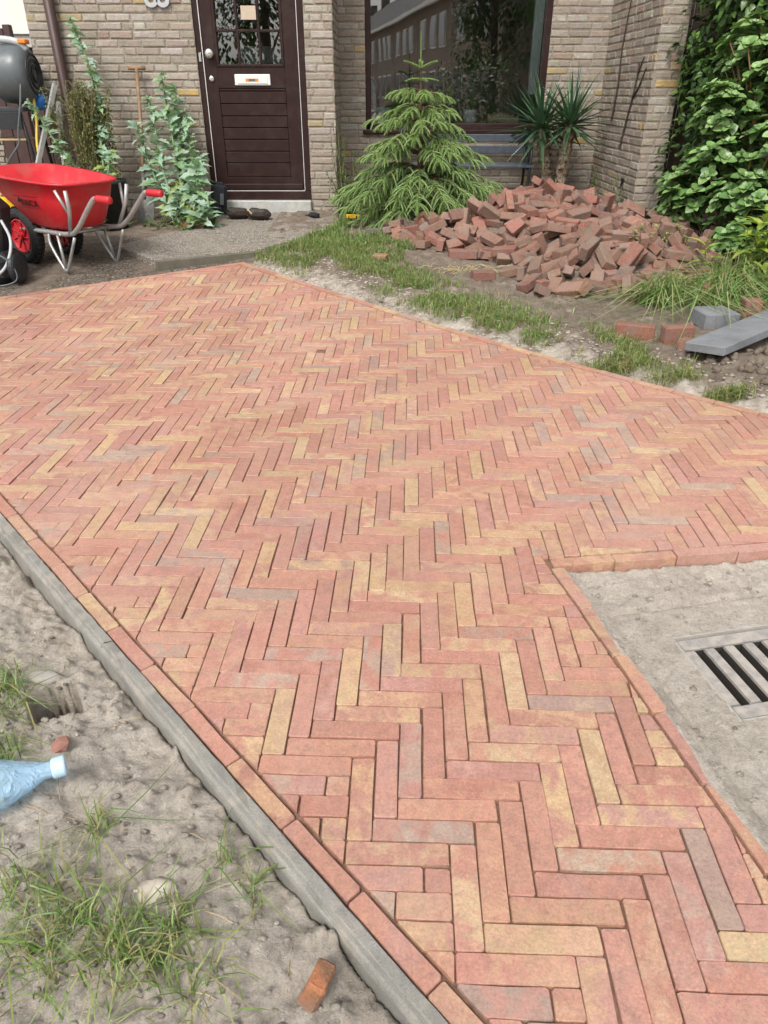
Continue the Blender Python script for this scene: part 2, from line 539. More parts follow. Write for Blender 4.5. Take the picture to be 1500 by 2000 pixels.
def glass_mat(name, refl, tint=(.9, .95, .95), rough=.01):
    b = NB(name)
    t = b.n('ShaderNodeBsdfTransparent'); t.inputs[0].default_value = (*tint, 1)
    gl = b.n('ShaderNodeBsdfGlossy', Roughness=rough); gl.inputs[0].default_value = (1, 1, 1, 1)
    lw = b.n('ShaderNodeFresnel', IOR=1.5)
    f = b.math('MINIMUM', b.math('ADD', b.math('MULTIPLY', lw.outputs[0], 1.6), refl), 1.)
    b.l(b.bump(b.noise(1.3, 2), .02, .05), gl.inputs['Normal'])
    ms = b.n('ShaderNodeMixShader')
    b.l(f, ms.inputs[0]); b.l(t.outputs[0], ms.inputs[1]); b.l(gl.outputs[0], ms.inputs[2])
    b.l(ms.outputs[0], b.out.inputs['Surface'])
    return b.mat
M['glass'] = glass_mat('window_glass', .17, (.80, .86, .85))
M['darkglass'] = plain('dark_glass', (.02, .024, .03), .06, .1, 3, 0, spec=.9)
def pet_mat():
    b = NB('blue_pet')
    b.fin((.60, .80, .95), .10, b.bump(b.noise(26, 4, .6, 1.2), .9, .02), .6)
    t = b.n('ShaderNodeBsdfTransparent'); t.inputs[0].default_value = (.72, .88, 1.0, 1)
    ms = b.n('ShaderNodeMixShader'); ms.inputs[0].default_value = .40
    b.l(t.outputs[0], ms.inputs[1]); b.l(b.p.outputs[0], ms.inputs[2]); b.l(ms.outputs[0], b.out.inputs['Surface'])
    return b.mat
M['pet'] = pet_mat()
# ------------------------------------------------------------------ the plot: outlines of the new paving
def line_fn(p, n):
    px, py = p; nx, ny = n
    return lambda x, y: (np.asarray(x) - px) * nx + (np.asarray(y) - py) * ny
K0, KD = (-1.314, 2.117), (.6719, -.7406)          # inner edge of the concrete kerb
d1 = line_fn(K0, (.7406, .6719))
R0, RD = (-1.039, 5.594), (.7237, -.690)           # edge towards the front garden
d2 = line_fn(R0, (-.690, -.7237))
F0, FD = (-1.1, 5.62), (-.875, -.483)              # edge towards the gravel
d3 = line_fn(F0, (.483, -.875))
NC, AD, BD = (.544, 1.794), (.9918, .1277), (.1983, -.980)   # the notch left open round the drain
nA = line_fn(NC, (.1277, -.9918))
nB = line_fn(NC, (.980, .1983))
def notch(x, y): return np.minimum(nA(x, y), nB(x, y))
def paved(x, y):                                   # > 0 on the paving
    return np.minimum(np.minimum(np.minimum(d1(x, y), d2(x, y)), d3(x, y)), -notch(x, y))

PILE = [(-.02, 6.36), (.3, 5.97), (.85, 5.62), (.98, 4.66), (1.75, 4.62), (2.35, 5.25), (2.65, 5.9), (2.15, 6.6), (1.8, 7.35), (1.05, 7.6), (.88, 7.0), (.62, 6.6), (.3, 6.48)]
def poly_d(poly, x, y):                            # distance to the outline, positive inside
    x = np.asarray(x, float); y = np.asarray(y, float)
    best = np.full(x.shape, 1e9); ins = np.zeros(x.shape, bool)
    n = len(poly)
    for i in range(n):
        ax, ay = poly[i]; bx, by = poly[(i + 1) % n]
        ex, ey = bx - ax, by - ay
        t = np.clip(((x - ax) * ex + (y - ay) * ey) / (ex * ex + ey * ey), 0, 1)
        best = np.minimum(best, np.hypot(x - ax - t * ex, y - ay - t * ey))
        c = ((ay > y) != (by > y))
        with np.errstate(divide='ignore', invalid='ignore'):
            xx = ax + (y - ay) / (by - ay if by != ay else 1e-9) * ex
        ins ^= c & (x < xx)
    return np.where(ins, best, -best)
def poly_in(poly, x, y):
    r = False; n = len(poly)
    for i in range(n):
        ax, ay = poly[i]; bx_, by_ = poly[(i + 1) % n]
        if (ay > y) != (by_ > y) and x < ax + (y - ay) / (by_ - ay) * (bx_ - ax): r = not r
    return r
def sample(n, x0, x1, y0, y1, fn):
    out = []
    for _ in range(60):
        x = rng.uniform(x0, x1, n * 3); y = rng.uniform(y0, y1, n * 3)
        k = rng.random(n * 3) < fn(x, y)
        out += list(zip(x[k].tolist(), y[k].tolist()))
        if len(out) >= n: break
    return out[:n]
def mound(x, y):
    d = poly_d(PILE, x, y)
    return .275 * sstep(d / .55) * (.42 + .58 * np.clip((np.asarray(y) - 5.0) / 1.9, 0, 1))

GR_C = (.985, 1.405)                                # centre of the drain
GR_U = np.array((.980, .1983)); GR_V = np.array((-.1983, .980))
def gr_uv(x, y):
    dx = np.asarray(x) - GR_C[0]; dy = np.asarray(y) - GR_C[1]
    return dx * GR_U[0] + dy * GR_U[1], dx * GR_V[0] + dy * GR_V[1]

HOLE = (-.795, 1.262)
def GZ(x, y):
    x = np.asarray(x, float); y = np.asarray(y, float)
    z = g(y)
    D1, D2, D3, NN = d1(x, y), d2(x, y), d3(x, y), notch(x, y)
    lump = fbm(x * 9, y * 9, 3, 5) - .5
    fine = fbm(x * 38, y * 38, 9, 4) - .5
    grit = fbm(x * 75, y * 75, 91, 3) - .5
    clod = np.maximum(0, fbm(x * 17, y * 17, 21, 4) - .56)
    # left: dug-out sandy strip behind the kerb
    away = np.clip(-D1 - .038, 0, 3)
    zl = g(y) - .070 + .024 * sstep((1.5 - y) / .35) + np.minimum(.055, away * .20) + lump * .050 + fine * .028 + grit * .016 + clod * .20 * np.exp(-away / .3) + (vnoise(x * 210, y * 210, 17) - .5) * .006
    zl = zl - .03 * np.exp(-((away - .24) / .022) ** 2) * (fbm(x * 2, y * 2, 50, 2) + .1) * (y < 1.25)
    # right: strip of loose sand, then garden soil
    aw2 = np.clip(-D2, 0, 9)
    zr = g(y) - .038 + np.minimum(.05, aw2 * .3) + lump * .045 + fine * .014 + clod * .08
    # gravelled side
    aw3 = np.clip(-D3, 0, 9)
    z3 = g(y) - .012 + np.minimum(.008, aw3 * .1) + lump * .014 + fine * .006
    # round the drain
    uu_, vv_ = gr_uv(x, y)
    flat = 1 - .75 * sstep((.34 - np.maximum(np.abs(uu_), np.abs(vv_))) / .06)
    zn = g(y) - .050 + (lump * .026 + fine * .012) * flat + .026 * np.exp(-np.maximum(0, nB(x, y)) / .035) + .018 * np.exp(-np.maximum(0, nA(x, y)) / .05) + (vnoise(x * 170, y * 170, 18) - .5) * .003
    groove = .022 * np.exp(-((vv_ - .285 + .01 * lump) / .009) ** 2) * (uu_ > -.30) + .016 * np.exp(-((uu_ + .285 + .02 * lump) / .010) ** 2) * (vv_ < .29)
    zn = zn - groove * (.4 + 1.2 * fbm(x * 12, y * 12, 66, 2)) + grit * .006
    # stretch of sand pushed up against the far corner
    out = -paved(x, y)
    zz = np.where((D1 < 0), zl, np.where(D2 < 0, zr, np.where(D3 < 0, z3, np.where(NN > 0, zn, np.where((nA(x, y) > .02) & (nB(x, y) > -.034), g(y) + .0085 + .022 * (fbm(x * 7, y * 7, 88, 2) - .5) + nB(x, y) * .40, g(y) - .07)))))
    zz = np.where((D2 < 0) & (D3 < 0) & (x < -1.0), z3, zz)
    zz = np.where((D1 < 0) & (D1 > -.040), g(y) - .10, zz)
    hx, hy = x - HOLE[0], y - HOLE[1]
    hu, hv = hx * .86 + hy * .5, -hx * .5 + hy * .86
    edge = np.maximum(np.abs(hu), np.abs(hv)) + .02 * (fbm(x * 30, y * 30, 5, 2) - .5)
    zz = np.where(D1 < -.07, zz - .42 * sstep((.056 - edge) / .010), zz)
    zz = zz + mound(x, y) * .82
    # the heap of dug soil beside the grey slab
    zz = zz + .10 * np.exp(-(((x - 2.02) / .26) ** 2 + ((y - 3.55) / .16) ** 2)) * (.6 + .9 * fbm(x * 8, y * 8, 77, 3))
    zz = zz + .045 * np.exp(-(((x - 1.95) / .22) ** 2 + ((y - 4.0) / .12) ** 2)) * (.4 + 1.2 * fbm(x * 10, y * 10, 78, 3))
    return zz
def gz(x, y): return float(GZ(np.array([x]), np.array([y]))[0])

def spaced(*segs):
    out = []
    for a, b, st in segs: out.append(np.arange(a, b, st))
    return np.unique(np.round(np.concatenate(out), 5))
xs = spaced((-90, -12, 6.), (-12, -3.6, .4), (-3.6, -1.62, .035), (-1.62, .12, .0065), (.12, .5, .02), (.5, 1.5, .0075), (1.5, 3.6, .03), (3.6, 12, .5), (12, 91, 6.))
ys = spaced((-90, -6, 6.), (-6, .3, .25), (.3, 2.25, .0065), (2.25, 7.8, .027), (7.8, 12, .3), (12, 91, 6.))
GXm, GYm = np.meshgrid(xs, ys)
GXf, GYf = GXm.ravel(), GYm.ravel()
GZf = GZ(GXf, GYf)
NXg, NYg = len(xs), len(ys)
ii, jj = np.meshgrid(np.arange(NXg - 1), np.arange(NYg - 1))
a0 = (jj * NXg + ii).ravel()
quads = np.stack([a0, a0 + 1, a0 + 1 + NXg, a0 + NXg], 1)
cx = GXf[quads].mean(1); cy = GYf[quads].mean(1)
uu, vv = gr_uv(cx, cy)
drop = (np.abs(uu) < .172) & (np.abs(vv) < .156)                       # shaft of the drain
drop |= (paved(cx, cy) > .10)                                        # the bed under the paving is its own sheet
quads = quads[~drop]
me = bpy.data.meshes.new('ground')
me.vertices.add(len(GXf))
me.vertices.foreach_set('co', np.stack([GXf, GYf, GZf], 1).ravel())
me.loops.add(quads.size)
me.loops.foreach_set('vertex_index', quads.ravel())
me.polygons.add(len(quads))
me.polygons.foreach_set('loop_start', np.arange(0, quads.size, 4))
me.polygons.foreach_set('loop_total', np.full(len(quads), 4))
me.polygons.foreach_set('use_smooth', np.ones(len(quads), bool))
me.update(calc_edges=True)
# what the soil is made of: R dark humus and the hole's painted shade, G gravel
aw2 = -d2(GXf, GYf)
dark = np.zeros(len(GXf)); grav = np.zeros(len(GXf))
right = (aw2 > 0) & (d1(GXf, GYf) > -.5)
dark = np.where(right, np.clip(.46 + (aw2 - .10) / .8, .46, .74), dark)
dark = np.where(right & (mound(GXf, GYf) > .01), .75, dark)
dark = np.where(right & (GYf > 6.9), .9, dark)
dark = np.maximum(dark, 1.1 * np.exp(-(((GXf - 2.05) / .3) ** 2 + ((GYf - 3.5) / .18) ** 2)))
lft = (d3(GXf, GYf) < 0)
grav = np.where(lft, 1., grav)
dark = np.where(lft & (GYf > 6.35), 1.0, dark); grav = np.where(lft & (GYf > 6.45), 0., grav)
soilL = (d1(GXf, GYf) < 0)
dark = np.where(soilL, .05 + .26 * np.clip((-d1(GXf, GYf) - .42) / .5, 0, 1) + .35 * np.exp(-((d1(GXf, GYf) + .1) / .08) ** 2) * (GYf > 1.45), dark)
grav = np.where(soilL, 0., grav)
dark = np.where(soilL & (np.hypot(GXf - HOLE[0], GYf - HOLE[1]) < .085) & (GZf < -.10), 1., dark)  # moist earth inside the hole, with its deep shade put into the colour
dark = np.where(notch(GXf, GYf) > 0, .05 + .22 * np.clip((fbm(GXf * 5, GYf * 5, 12, 3) - .45) * 4, 0, 1), dark)
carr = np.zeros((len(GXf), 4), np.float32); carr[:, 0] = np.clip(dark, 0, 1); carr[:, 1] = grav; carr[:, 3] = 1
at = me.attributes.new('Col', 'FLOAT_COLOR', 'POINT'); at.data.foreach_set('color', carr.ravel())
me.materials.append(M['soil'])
ground = put('ground', me)
tag(ground, 'sandy soil and gravel of the dug up front garden', 'ground', kind='structure')

# ------------------------------------------------------------------ driveway: bed, border course, herringbone pavers
bedx = np.linspace(-3.5, 3.2, 270); bedy = np.linspace(-2.2, 5.8, 320)
bed = MB(); bed.col = (1, 1, 1)
BX, BY = np.meshgrid(bedx, bedy)
P = paved(BX, BY)
idx = {}
for j in range(len(bedy)):
    for i in range(len(bedx)):
        idx[(i, j)] = len(bed.v); bed.v.append((bedx[i], bedy[j], float(g(bedy[j])) - (.010 - .0062 * float(sstep((bedy[j] - 1.0) / 2.0)))))
        bed.c.append((1, 1, 1)); bed.c2.append((1, 1, 1))
for j in range(len(bedy) - 1):
    for i in range(len(bedx) - 1):
        if min(P[j, i], P[j, i+1], P[j+1, i], P[j+1, i+1]) > .006:
            bed.f.append((idx[(i, j)], idx[(i+1, j)], idx[(i+1, j+1)], idx[(i, j+1)])); bed.m.append(0)
driveway = bed.build('driveway', M['joint'])
tag(driveway, 'new red herringbone brick driveway in front of the house', 'driveway', kind='structure')

REDS = [(.425, .186, .138), (.435, .196, .148), (.405, .186, .150), (.455, .222, .165), (.385, .160, .118), (.445, .208, .146), (.415, .206, .172)]
YELS = [(.49, .335, .18), (.48, .31, .17), (.51, .36, .21), (.47, .30, .175)]
GREY = [(.36, .23, .185), (.32, .21, .175), (.38, .255, .20), (.39, .28, .215)]
ORNG = [(.46, .255, .155), (.47, .275, .17)]
def paver_cols():
    r = random.random()
    if r < .42: a = random.choice(REDS); b = random.choice(REDS + ORNG)
    elif r < .64: a = random.choice(REDS); b = mixc(random.choice(YELS), random.choice(REDS), random.uniform(0, .6))
    elif r < .80: a = random.choice(ORNG); b = random.choice(YELS + REDS)
    elif r < .86: a = random.choice(YELS); b = random.choice(YELS + ORNG + REDS)
    elif r < .96: a = random.choice(GREY); b = random.choice(REDS)
    else: a = random.choice(GREY); b = random.choice(YELS + GREY)
    return jit(a, .09), jit(b, .09)

def clip(poly, fn):
    out = []; n = len(poly)
    for i in range(n):
        p, q = poly[i], poly[(i + 1) % n]
        a, b = float(fn(*p)), float(fn(*q))
        if a >= 0: out.append(p)
        if (a >= 0) != (b >= 0):
            t = a / (a - b)
            out.append((p[0] + (q[0] - p[0]) * t, p[1] + (q[1] - p[1]) * t))
    return out
def area(poly):
    return .5 * sum(poly[i][0] * poly[(i+1) % len(poly)][1] - poly[(i+1) % len(poly)][0] * poly[i][1] for i in range(len(poly)))
def inset(poly, d):
    for i in range(len(poly)):
        pass
    res = poly
    n = len(poly)
    for i in range(n):
        p, q = poly[i], poly[(i + 1) % n]
        ex, ey = q[0] - p[0], q[1] - p[1]
        L = math.hypot(ex, ey)
        if L < 1e-6: continue
        res = clip(res, line_fn((p[0] - ey / L * d, p[1] + ex / L * d), (-ey / L, ex / L)))
        if len(res) < 3: return []
    return res
def clean(poly, eps=.004):
    out = []
    for p in poly:
        if not out or math.hypot(p[0] - out[-1][0], p[1] - out[-1][1]) > eps: out.append(p)
    if len(out) > 1 and math.hypot(out[0][0] - out[-1][0], out[0][1] - out[-1][1]) <= eps: out.pop()
    return out
def round_poly(poly, ch):
    out = []; n = len(poly)
    for i in range(n):
        p0, p, p2 = poly[i - 1], poly[i], poly[(i + 1) % n]
        for q in (p0, p2):
            L = math.hypot(q[0] - p[0], q[1] - p[1])
            c = min(ch * random.uniform(.6, 1.5), L * .3)
            out.append((p[0] + (q[0] - p[0]) / L * c + random.uniform(-.0005, .0005), p[1] + (q[1] - p[1]) / L * c + random.uniform(-.0005, .0005)))
        L = math.hypot(p2[0] - p[0], p2[1] - p[1])
        if L > .09:
            t = random.uniform(.35, .65); ex, ey = (p2[0] - p[0]) / L, (p2[1] - p[1]) / L
            k = random.uniform(-.0009, .0012)
            out.append((p[0] + ex * L * t - ey * k, p[1] + ey * L * t + ex * k))
    return out
def add_paver(mb, poly, depth=.03, dz=0., cols=None, joint=.00115):
    poly = clean(poly)
    if len(poly) < 3: return False
    if area(poly) < 0: poly = poly[::-1]
    q = clean(inset(poly, joint * random.choice((.5, .7, .8, .9, 1., 1.2, 1.3, 2.0))))
    if len(q) < 3 or area(q) < .0002: return False
    outer = round_poly(q, .0032)
    cxm = sum(p[0] for p in outer) / len(outer); cym = sum(p[1] for p in outer) / len(outer)
    tx, ty = random.gauss(0, .008), random.gauss(0, .008)
    def zz(x, y): return float(g(y)) + dz + (x - cxm) * tx + (y - cym) * ty
    n = len(outer)
    s = .0022
    vs = []
    for x, y in outer:
        L = math.hypot(x - cxm, y - cym)
        k = max(.5, 1 - s * .8 / max(L, .001))
        vs.append((cxm + (x - cxm) * k, cym + (y - cym) * k, zz(x, y)))
    for x, y in outer: vs.append((x, y, zz(x, y) - .0024))
    for x, y in outer: vs.append((x, y, zz(x, y) - depth))
    fs = [tuple(range(n))]
    for k in range(2):
        for i in range(n):
            j = (i + 1) % n
            fs.append((k*n+i, (k+1)*n+i, (k+1)*n+j, k*n+j))
    mb.col, mb.col2 = cols or paver_cols()
    mb.add(vs, fs)
    return True

PHI = math.radians(2.0)
U = (math.cos(PHI), -math.sin(PHI)); V = (math.sin(PHI), math.cos(PHI))
W = .05
OX, OY = -.074 - .35 * U[0], .871 - .35 * U[1]
def cell(a, b): return (OX + W * (a * U[0] + b * V[0]), OY + W * (a * U[1] + b * V[1]))
BW = .0465
fields = []
for b in range(-62, 100):
    for a in range(-75, 75):
        k = (a - b) % 8
        if k == 0: c4 = [(a, b), (a + 4, b), (a + 4, b + 1), (a, b + 1)]
        elif k == 7: c4 = [(a, b), (a + 1, b), (a + 1, b + 4), (a, b + 4)]
        else: continue
        poly = [cell(*q) for q in c4]
        mx = sum(q[0] for q in poly) / 4; my = sum(q[1] for q in poly) / 4
        if my < -2.0 or my > 5.7 or mx < -3.5 or mx > 3.1 or float(paved(mx, my)) < -.08: continue
        fields.append((poly, mx, my, c4, k))
# along the oblique edges the layer filled up with short bricks laid crosswise
def edge_near(poly):
    v1 = min(float(d1(*q)) for q in poly) - BW; v2 = min(float(-nB(*q)) for q in poly) - BW
    below = max(float(nA(*q)) for q in poly) > 0
    return v1 < -.012 or (v2 < -.012 and below and max(float(-nB(*q)) for q in poly) > 0)
keep = []; loosec = {}
for poly, mx, my, c4, k in fields:
    if k == 7 and edge_near(poly):
        a, b = c4[0]
        for j in range(4): loosec.setdefault(b + j, set()).add(a)
    else: keep.append((poly, mx, my))
fields = keep
for b, row in loosec.items():
    row = sorted(row); i = 0
    while i < len(row):
        j = i
        lim = random.choice((2, 3, 3, 4))
        while j + 1 < len(row) and row[j + 1] == row[j] + 1 and j + 1 - i < lim: j += 1
        poly = [cell(*q) for q in ((row[i], b), (row[j] + 1, b), (row[j] + 1, b + 1), (row[i], b + 1))]
        fields.append((poly, sum(q[0] for q in poly) / 4, sum(q[1] for q in poly) / 4))
        i = j + 1
pieces = []
for poly, mx, my in fields:
    th = random.gauss(0, .0045); ox, oy = random.gauss(0, .0006), random.gauss(0, .0006)
    poly = [(mx + (x - mx) - (y - my) * th + ox, my + (y - my) + (x - mx) * th + oy) for x, y in poly]
    for fn in (d1, d2, d3):
        poly = clip(poly, lambda x, y, f=fn: f(x, y) - BW) if poly else poly
    if len(poly) < 3: continue
    fa = lambda x, y: -nA(x, y) - BW
    fb = lambda x, y: -nB(x, y) - BW
    if min(float(fa(*q)) for q in poly) >= 0 or min(float(fb(*q)) for q in poly) >= 0:
        ps = [poly]
    else:
        ps = [clip(poly, fb)]
        rest = clip(poly, lambda x, y: -fb(x, y))
        if len(rest) >= 3:
            ps.append(clip(rest, fa))
    for q in ps:
        if len(q) < 3 or abs(area(q)) < .00035: continue
        c = (sum(p[0] for p in q) / len(q), sum(p[1] for p in q) / len(q))
        # a full stretcher near the edge is often cut in two
        pieces.append((q, c))
def seen(x, y, z):
    c_, s_ = math.cos(math.radians(30.358)), math.sin(math.radians(30.358))
    zc = y * c_ - (z - 1.24) * s_
    if zc < .1: return 0, 0, 0
    return 750 + 1400 * x / zc, 1000 + 1400 * (-y * s_ - (z - 1.24) * c_) / zc, zc
ordered = []
for q, c in pieces:
    px, py, zc = seen(c[0], c[1], float(g(c[1])))
    inside = zc > 0 and -60 < px < 1560 and 400 < py < 2060
    ordered.append((0 if inside else 1, zc if inside else 9 + abs(c[1]), q, c))
ordered.sort(key=lambda t: t[:2])
rest = MB()
cnt = 0
for far, zc, q, c in ordered:
    dz = random.gauss(0, .0009)
    if cnt < 300 and not far:
        mb = MB()
        if add_paver(mb, q, .03, dz):
            mb.build('paver', M['paver'], driveway); cnt += 1
    else:
        add_paver(rest, q, .03, dz)
fo = rest.build('paver_field', M['paver'], driveway)
fo['kind'] = 'stuff'
fo['label'] = 'remaining herringbone pavers further up the driveway'

# border courses: bricks laid end to end along each edge
def border(p0, d, nrm, s0, s1, length=.2, dz=0., depth=.05, w=.0405):
    s = s0
    while s < s1 - .03:
        L = min(length * random.uniform(.985, 1.015), s1 - s)
        a = s + .0008; b = s + L - .0008
        k = random.gauss(0, .0012)
        poly = [(p0[0] + d[0]*t + nrm[0]*h, p0[1] + d[1]*t + nrm[1]*h) for t, h in ((a, .001 + k), (b, .001 - k), (b, w - k), (a, w + k))]
        if area(poly) < 0: poly = poly[::-1]
        mb = MB()
        bc = paver_cols() if random.random() < .3 else (jit(random.choice(REDS + ORNG), .08), jit(random.choice(REDS + ORNG + YELS[:1]), .08))
        if add_paver(mb, poly, depth, dz + random.gauss(0, .0012), bc, .0009): mb.build('border_brick', M['paver'], driveway)
        s += L
border(K0, KD, (.7406, .6719), -2.75, 4.1, dz=.001)
border(R0, RD, (-.690, -.7237), -.02, 5.1, dz=.006, depth=.06)
border(F0, FD, (.483, -.875), -.05, 2.35, dz=.002)
border((NC[0] - .03, NC[1] - .003), AD, (-.1277, .9918), .0, 2.3, dz=.001, depth=.075)
border(NC, BD, (-.980, -.1983), .005, 2.6, dz=.0, depth=.075)

# ------------------------------------------------------------------ concrete kerb stones behind the border
KN = (-.7406, -.6719)
joints = [-2.1, -1.09, -.095, .905, 2.9]
def kp(t, h, z): 
    x = K0[0] + KD[0]*t + KN[0]*h; y = K0[1] + KD[1]*t + KN[1]*h
    return (x, y, z + float(g(y)))
prof = [(.003, -.02), (.003, .0035), (.005, .0060), (.023, .0065), (.027, .004), (.030, -.006), (.034, -.009), (.037, -.012), (.039, -.02), (.039, -.22), (.003, -.22)]
klab = ['grey concrete kerb stone furthest up the left edge of the driveway',
        'second grey concrete kerb stone from the far end of the left edge',
        'grey concrete kerb stone ending at the cracked joint above the square hole',
        'long grey concrete kerb stone running from the cracked joint to the bottom edge']
for i in range(len(joints) - 1):
    a, b = joints[i] + .002, joints[i + 1] - .002
    mb = MB(); n = len(prof); ns = 44
    vs = []; fs = []
    for k in range(ns + 1):
        t = a + (b - a) * k / ns
        for h, z in prof:
            off = 0
            if k in (0, ns): off = .012 * math.sin((h - .003) / .036 * math.pi * 2)      # tongue-and-groove joint
            zz_ = z + (random.uniform(-.0016, .0012) - (.004 * (random.random() < .05)) if z > -.015 else 0)
            vs.append(kp(t + off, h + random.uniform(-.0010, .0010), zz_))
    for k in range(ns):
        for q in range(n):
            r = (q + 1) % n
            fs.append((k*n+q, k*n+r, (k+1)*n+r, (k+1)*n+q))
    fs.append(tuple(range(n))); fs.append(tuple(range(ns*n + n - 1, ns*n - 1, -1)))
    mb.add(vs, fs)
    o = mb.build('kerb_stone', M['kerb'])
    tag(o, klab[i], 'kerb', 'concrete kerb along the driveway')

# ------------------------------------------------------------------ drain with grate in the notch
drain = thing('street_drain', 'sand covered concrete drain with slotted metal grate right of the driveway', 'drain', (GR_C[0], GR_C[1], 0), math.atan2(GR_U[1], GR_U[0]))
mb = MB()
o_, i_ = .27, .165
oy, iy = .25, .150
zt = -.064
vs = []
for (a, b_, z) in ((o_, oy, -.45), (o_, oy, zt), (o_ - .035, oy - .035, zt + .008), (i_ + .03, iy + .03, zt + .006), (i_ + .012, iy + .012, zt + .012), (i_, iy, zt + .012), (i_, iy, -.62)):
    vs += [(-a, -b_, z), (a, -b_, z), (a, b_, z), (-a, b_, z)]
fs = []
for k in range(6):
    for i in range(4):
        j = (i + 1) % 4
        fs.append((k*4+i, k*4+j, k*4+4+j, k*4+4+i))
mb.add(vs, fs)
mb.build('concrete_collar', M['collar'], drain, world=False)
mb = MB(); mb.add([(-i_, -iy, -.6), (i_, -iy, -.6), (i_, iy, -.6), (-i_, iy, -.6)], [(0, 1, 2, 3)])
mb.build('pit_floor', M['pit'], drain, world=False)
gw, gh = i_ - .004, iy - .004
gt = zt + .006
for sx, sy, w_, h_ in ((0, gh - .022, 2*gw, .044), (0, -gh + .022, 2*gw, .044)):
    MB().box((sx, sy, gt - .011), (w_, h_, .022), bev=.003).build('grate_rim', M['grate'], drain, world=False)
nb = 6
pitch = (2 * gw - .03) / (nb - 1)
for k in range(nb):
    xk = -gw + .015 + pitch * k
    MB().box((xk, 0, gt - .0225), (.035, 2*gh - .086, .045), bev=.004).build('grate_bar', M['grate'], drain, world=False)
# ------------------------------------------------------------------ house
FY, WY, SX = 7.57, 8.5, 2.23          # front wall, recessed window wall, side wall of the recess
HB = .15
house = thing('house', 'grey brown brick house with dark brown front door and large window', 'house', (-.5, FY, .23))
CH = .0625
BCOL = [(.31, .26, .21), (.33, .275, .22), (.295, .25, .205), (.345, .295, .24), (.32, .26, .21), (.36, .315, .265), (.285, .245, .20)]
BYEL = [(.45, .32, .12), (.42, .31, .155)]
def brick_cols():
    r = random.random()
    if r < .028: a = random.choice(BYEL)
    elif r < .06: a = (.345, .25, .20)
    elif r < .22: a = (.41, .37, .32)
    else: a = random.choice(BCOL)
    b = random.choice(BCOL)
    return jit(a, .1), jit(mixc(a, b, .6), .12)
wall_bricks = []                       # (distance, builder args)
def lay(origin, ud, nd, u0, u1, z0, z1, holes=(), seed=1, first=None):
    R = random.Random(seed)
    k = 0
    z = z0
    while z < z1 - .01:
        u = u0 - R.uniform(0, .2) if first is None else u0 - (.11 if k % 2 else 0.)
        while u < u1:
            L = .198 if R.random() < .72 else .094
            spans = [(max(u, u0), min(u + L, u1))]
            for h0, h1, hz0, hz1 in holes:
                if z + CH * .5 > hz0 and z + CH * .5 < hz1:
                    ns_ = []
                    for a, b in spans:
                        if b <= h0 or a >= h1: ns_.append((a, b))
                        else:
                            if a < h0 - .02: ns_.append((a, h0))
                            if b > h1 + .02: ns_.append((h1, b))
                    spans = ns_
            for a, b in spans:
                if b - a > .025:
                    wall_bricks.append((origin, ud, nd, a, b, z, z + CH - .0115, R.random()))
            u += L + .0105
        z += CH; k += 1
def add_wbrick(mb, q):
    (ox, oy), ud, nd, a, b, za, zb, rr = q
    pr = .002 + rr * .006
    j = lambda s=.0034: random.uniform(-s, s)
    vs = []
    def W3(u, h, z): return (ox + ud[0]*u + nd[0]*h, oy + ud[1]*u + nd[1]*h, z)
    e = .007
    for u, z in ((a + e, za + e), (b - e, za + e), (b - e, zb - e), (a + e, zb - e)): vs.append(W3(u + j(), pr + j(.0015), z + j()))
    for u, z in ((a, za), (b, za), (b, zb), (a, zb)): vs.append(W3(u + j(), pr - .005 + j(.001), z + j()))
    for u, z in ((a, za), (b, za), (b, zb), (a, zb)): vs.append(W3(u, -.02, z))
    mid = ((a + b) / 2)
    fs = [(0, 1, 2, 3)] + [(i, i + 4, (i + 1) % 4 + 4, (i + 1) % 4) for i in range(4)] + [(i + 4, i + 8, (i + 1) % 4 + 8, (i + 1) % 4 + 4) for i in range(4)]
    mb.col, mb.col2 = brick_cols()
    mb.add(vs, fs)
DX0, DX1, DZ0, DZ1 = -1.672, -.704, .335, 2.42           # door opening
WX0, WX1, WZ0, WZ1 = -.19, 1.65, .90, 2.40               # window opening
CX0, CX1 = -3.12, -.452                                   # ends of the front wall
lay((0, FY), (1, 0), (0, -1), CX0, CX1, HB, 2.7, [(DX0, DX1, HB, DZ1)], 3)
lay((CX1, FY), (0, 1), (1, 0), .0, WY - FY, HB, 2.7, (), 4)
lay((0, WY), (1, 0), (0, -1), CX1, SX, HB, 2.7, [(WX0, WX1, WZ0, WZ1)], 5)
SYE = 6.95
lay((SX, WY), (0, -1), (-1, 0), .0, WY - SYE, HB, 2.7, (), 6)
lay((SX, SYE), (1, 0), (0, -1), .0, .22, HB, 2.7, (), 8)
def wallbox(name, x0, x1, y0, y1, z0, z1):
    return MB().box(((x0+x1)/2, (y0+y1)/2, (z0+z1)/2), (x1-x0, y1-y0, z1-z0)).build(name, M['mortar'], house)
fw = MB()
for x0, x1, z0, z1 in ((CX0 + .002, DX0, HB, 5.0), (DX1, CX1 - .002, HB, 5.0), (DX0, DX1, DZ1, 5.0)):
    fw.box(((x0+x1)/2, FY + .15, (z0+z1)/2), (x1-x0, .296, z1-z0))
fw.build('front_wall', M['mortar'], house)
bw = MB()
for x0, x1, z0, z1 in ((CX1 - .28, WX0, HB, 5.0), (WX1, SX + .1, HB, 5.0), (WX0, WX1, HB, WZ0), (WX0, WX1, WZ1, 5.0)):
    bw.box(((x0+x1)/2, WY + .15, (z0+z1)/2), (x1-x0, .298, z1-z0))
bw.build('window_wall', M['mortar'], house)
wallbox('return_wall', CX1 - .28, CX1 - .001, FY + .30, WY, HB, 4.99)
wallbox('side_wall', SX + .001, SX + .22, SYE + .001, WY + .002, HB, 4.98)
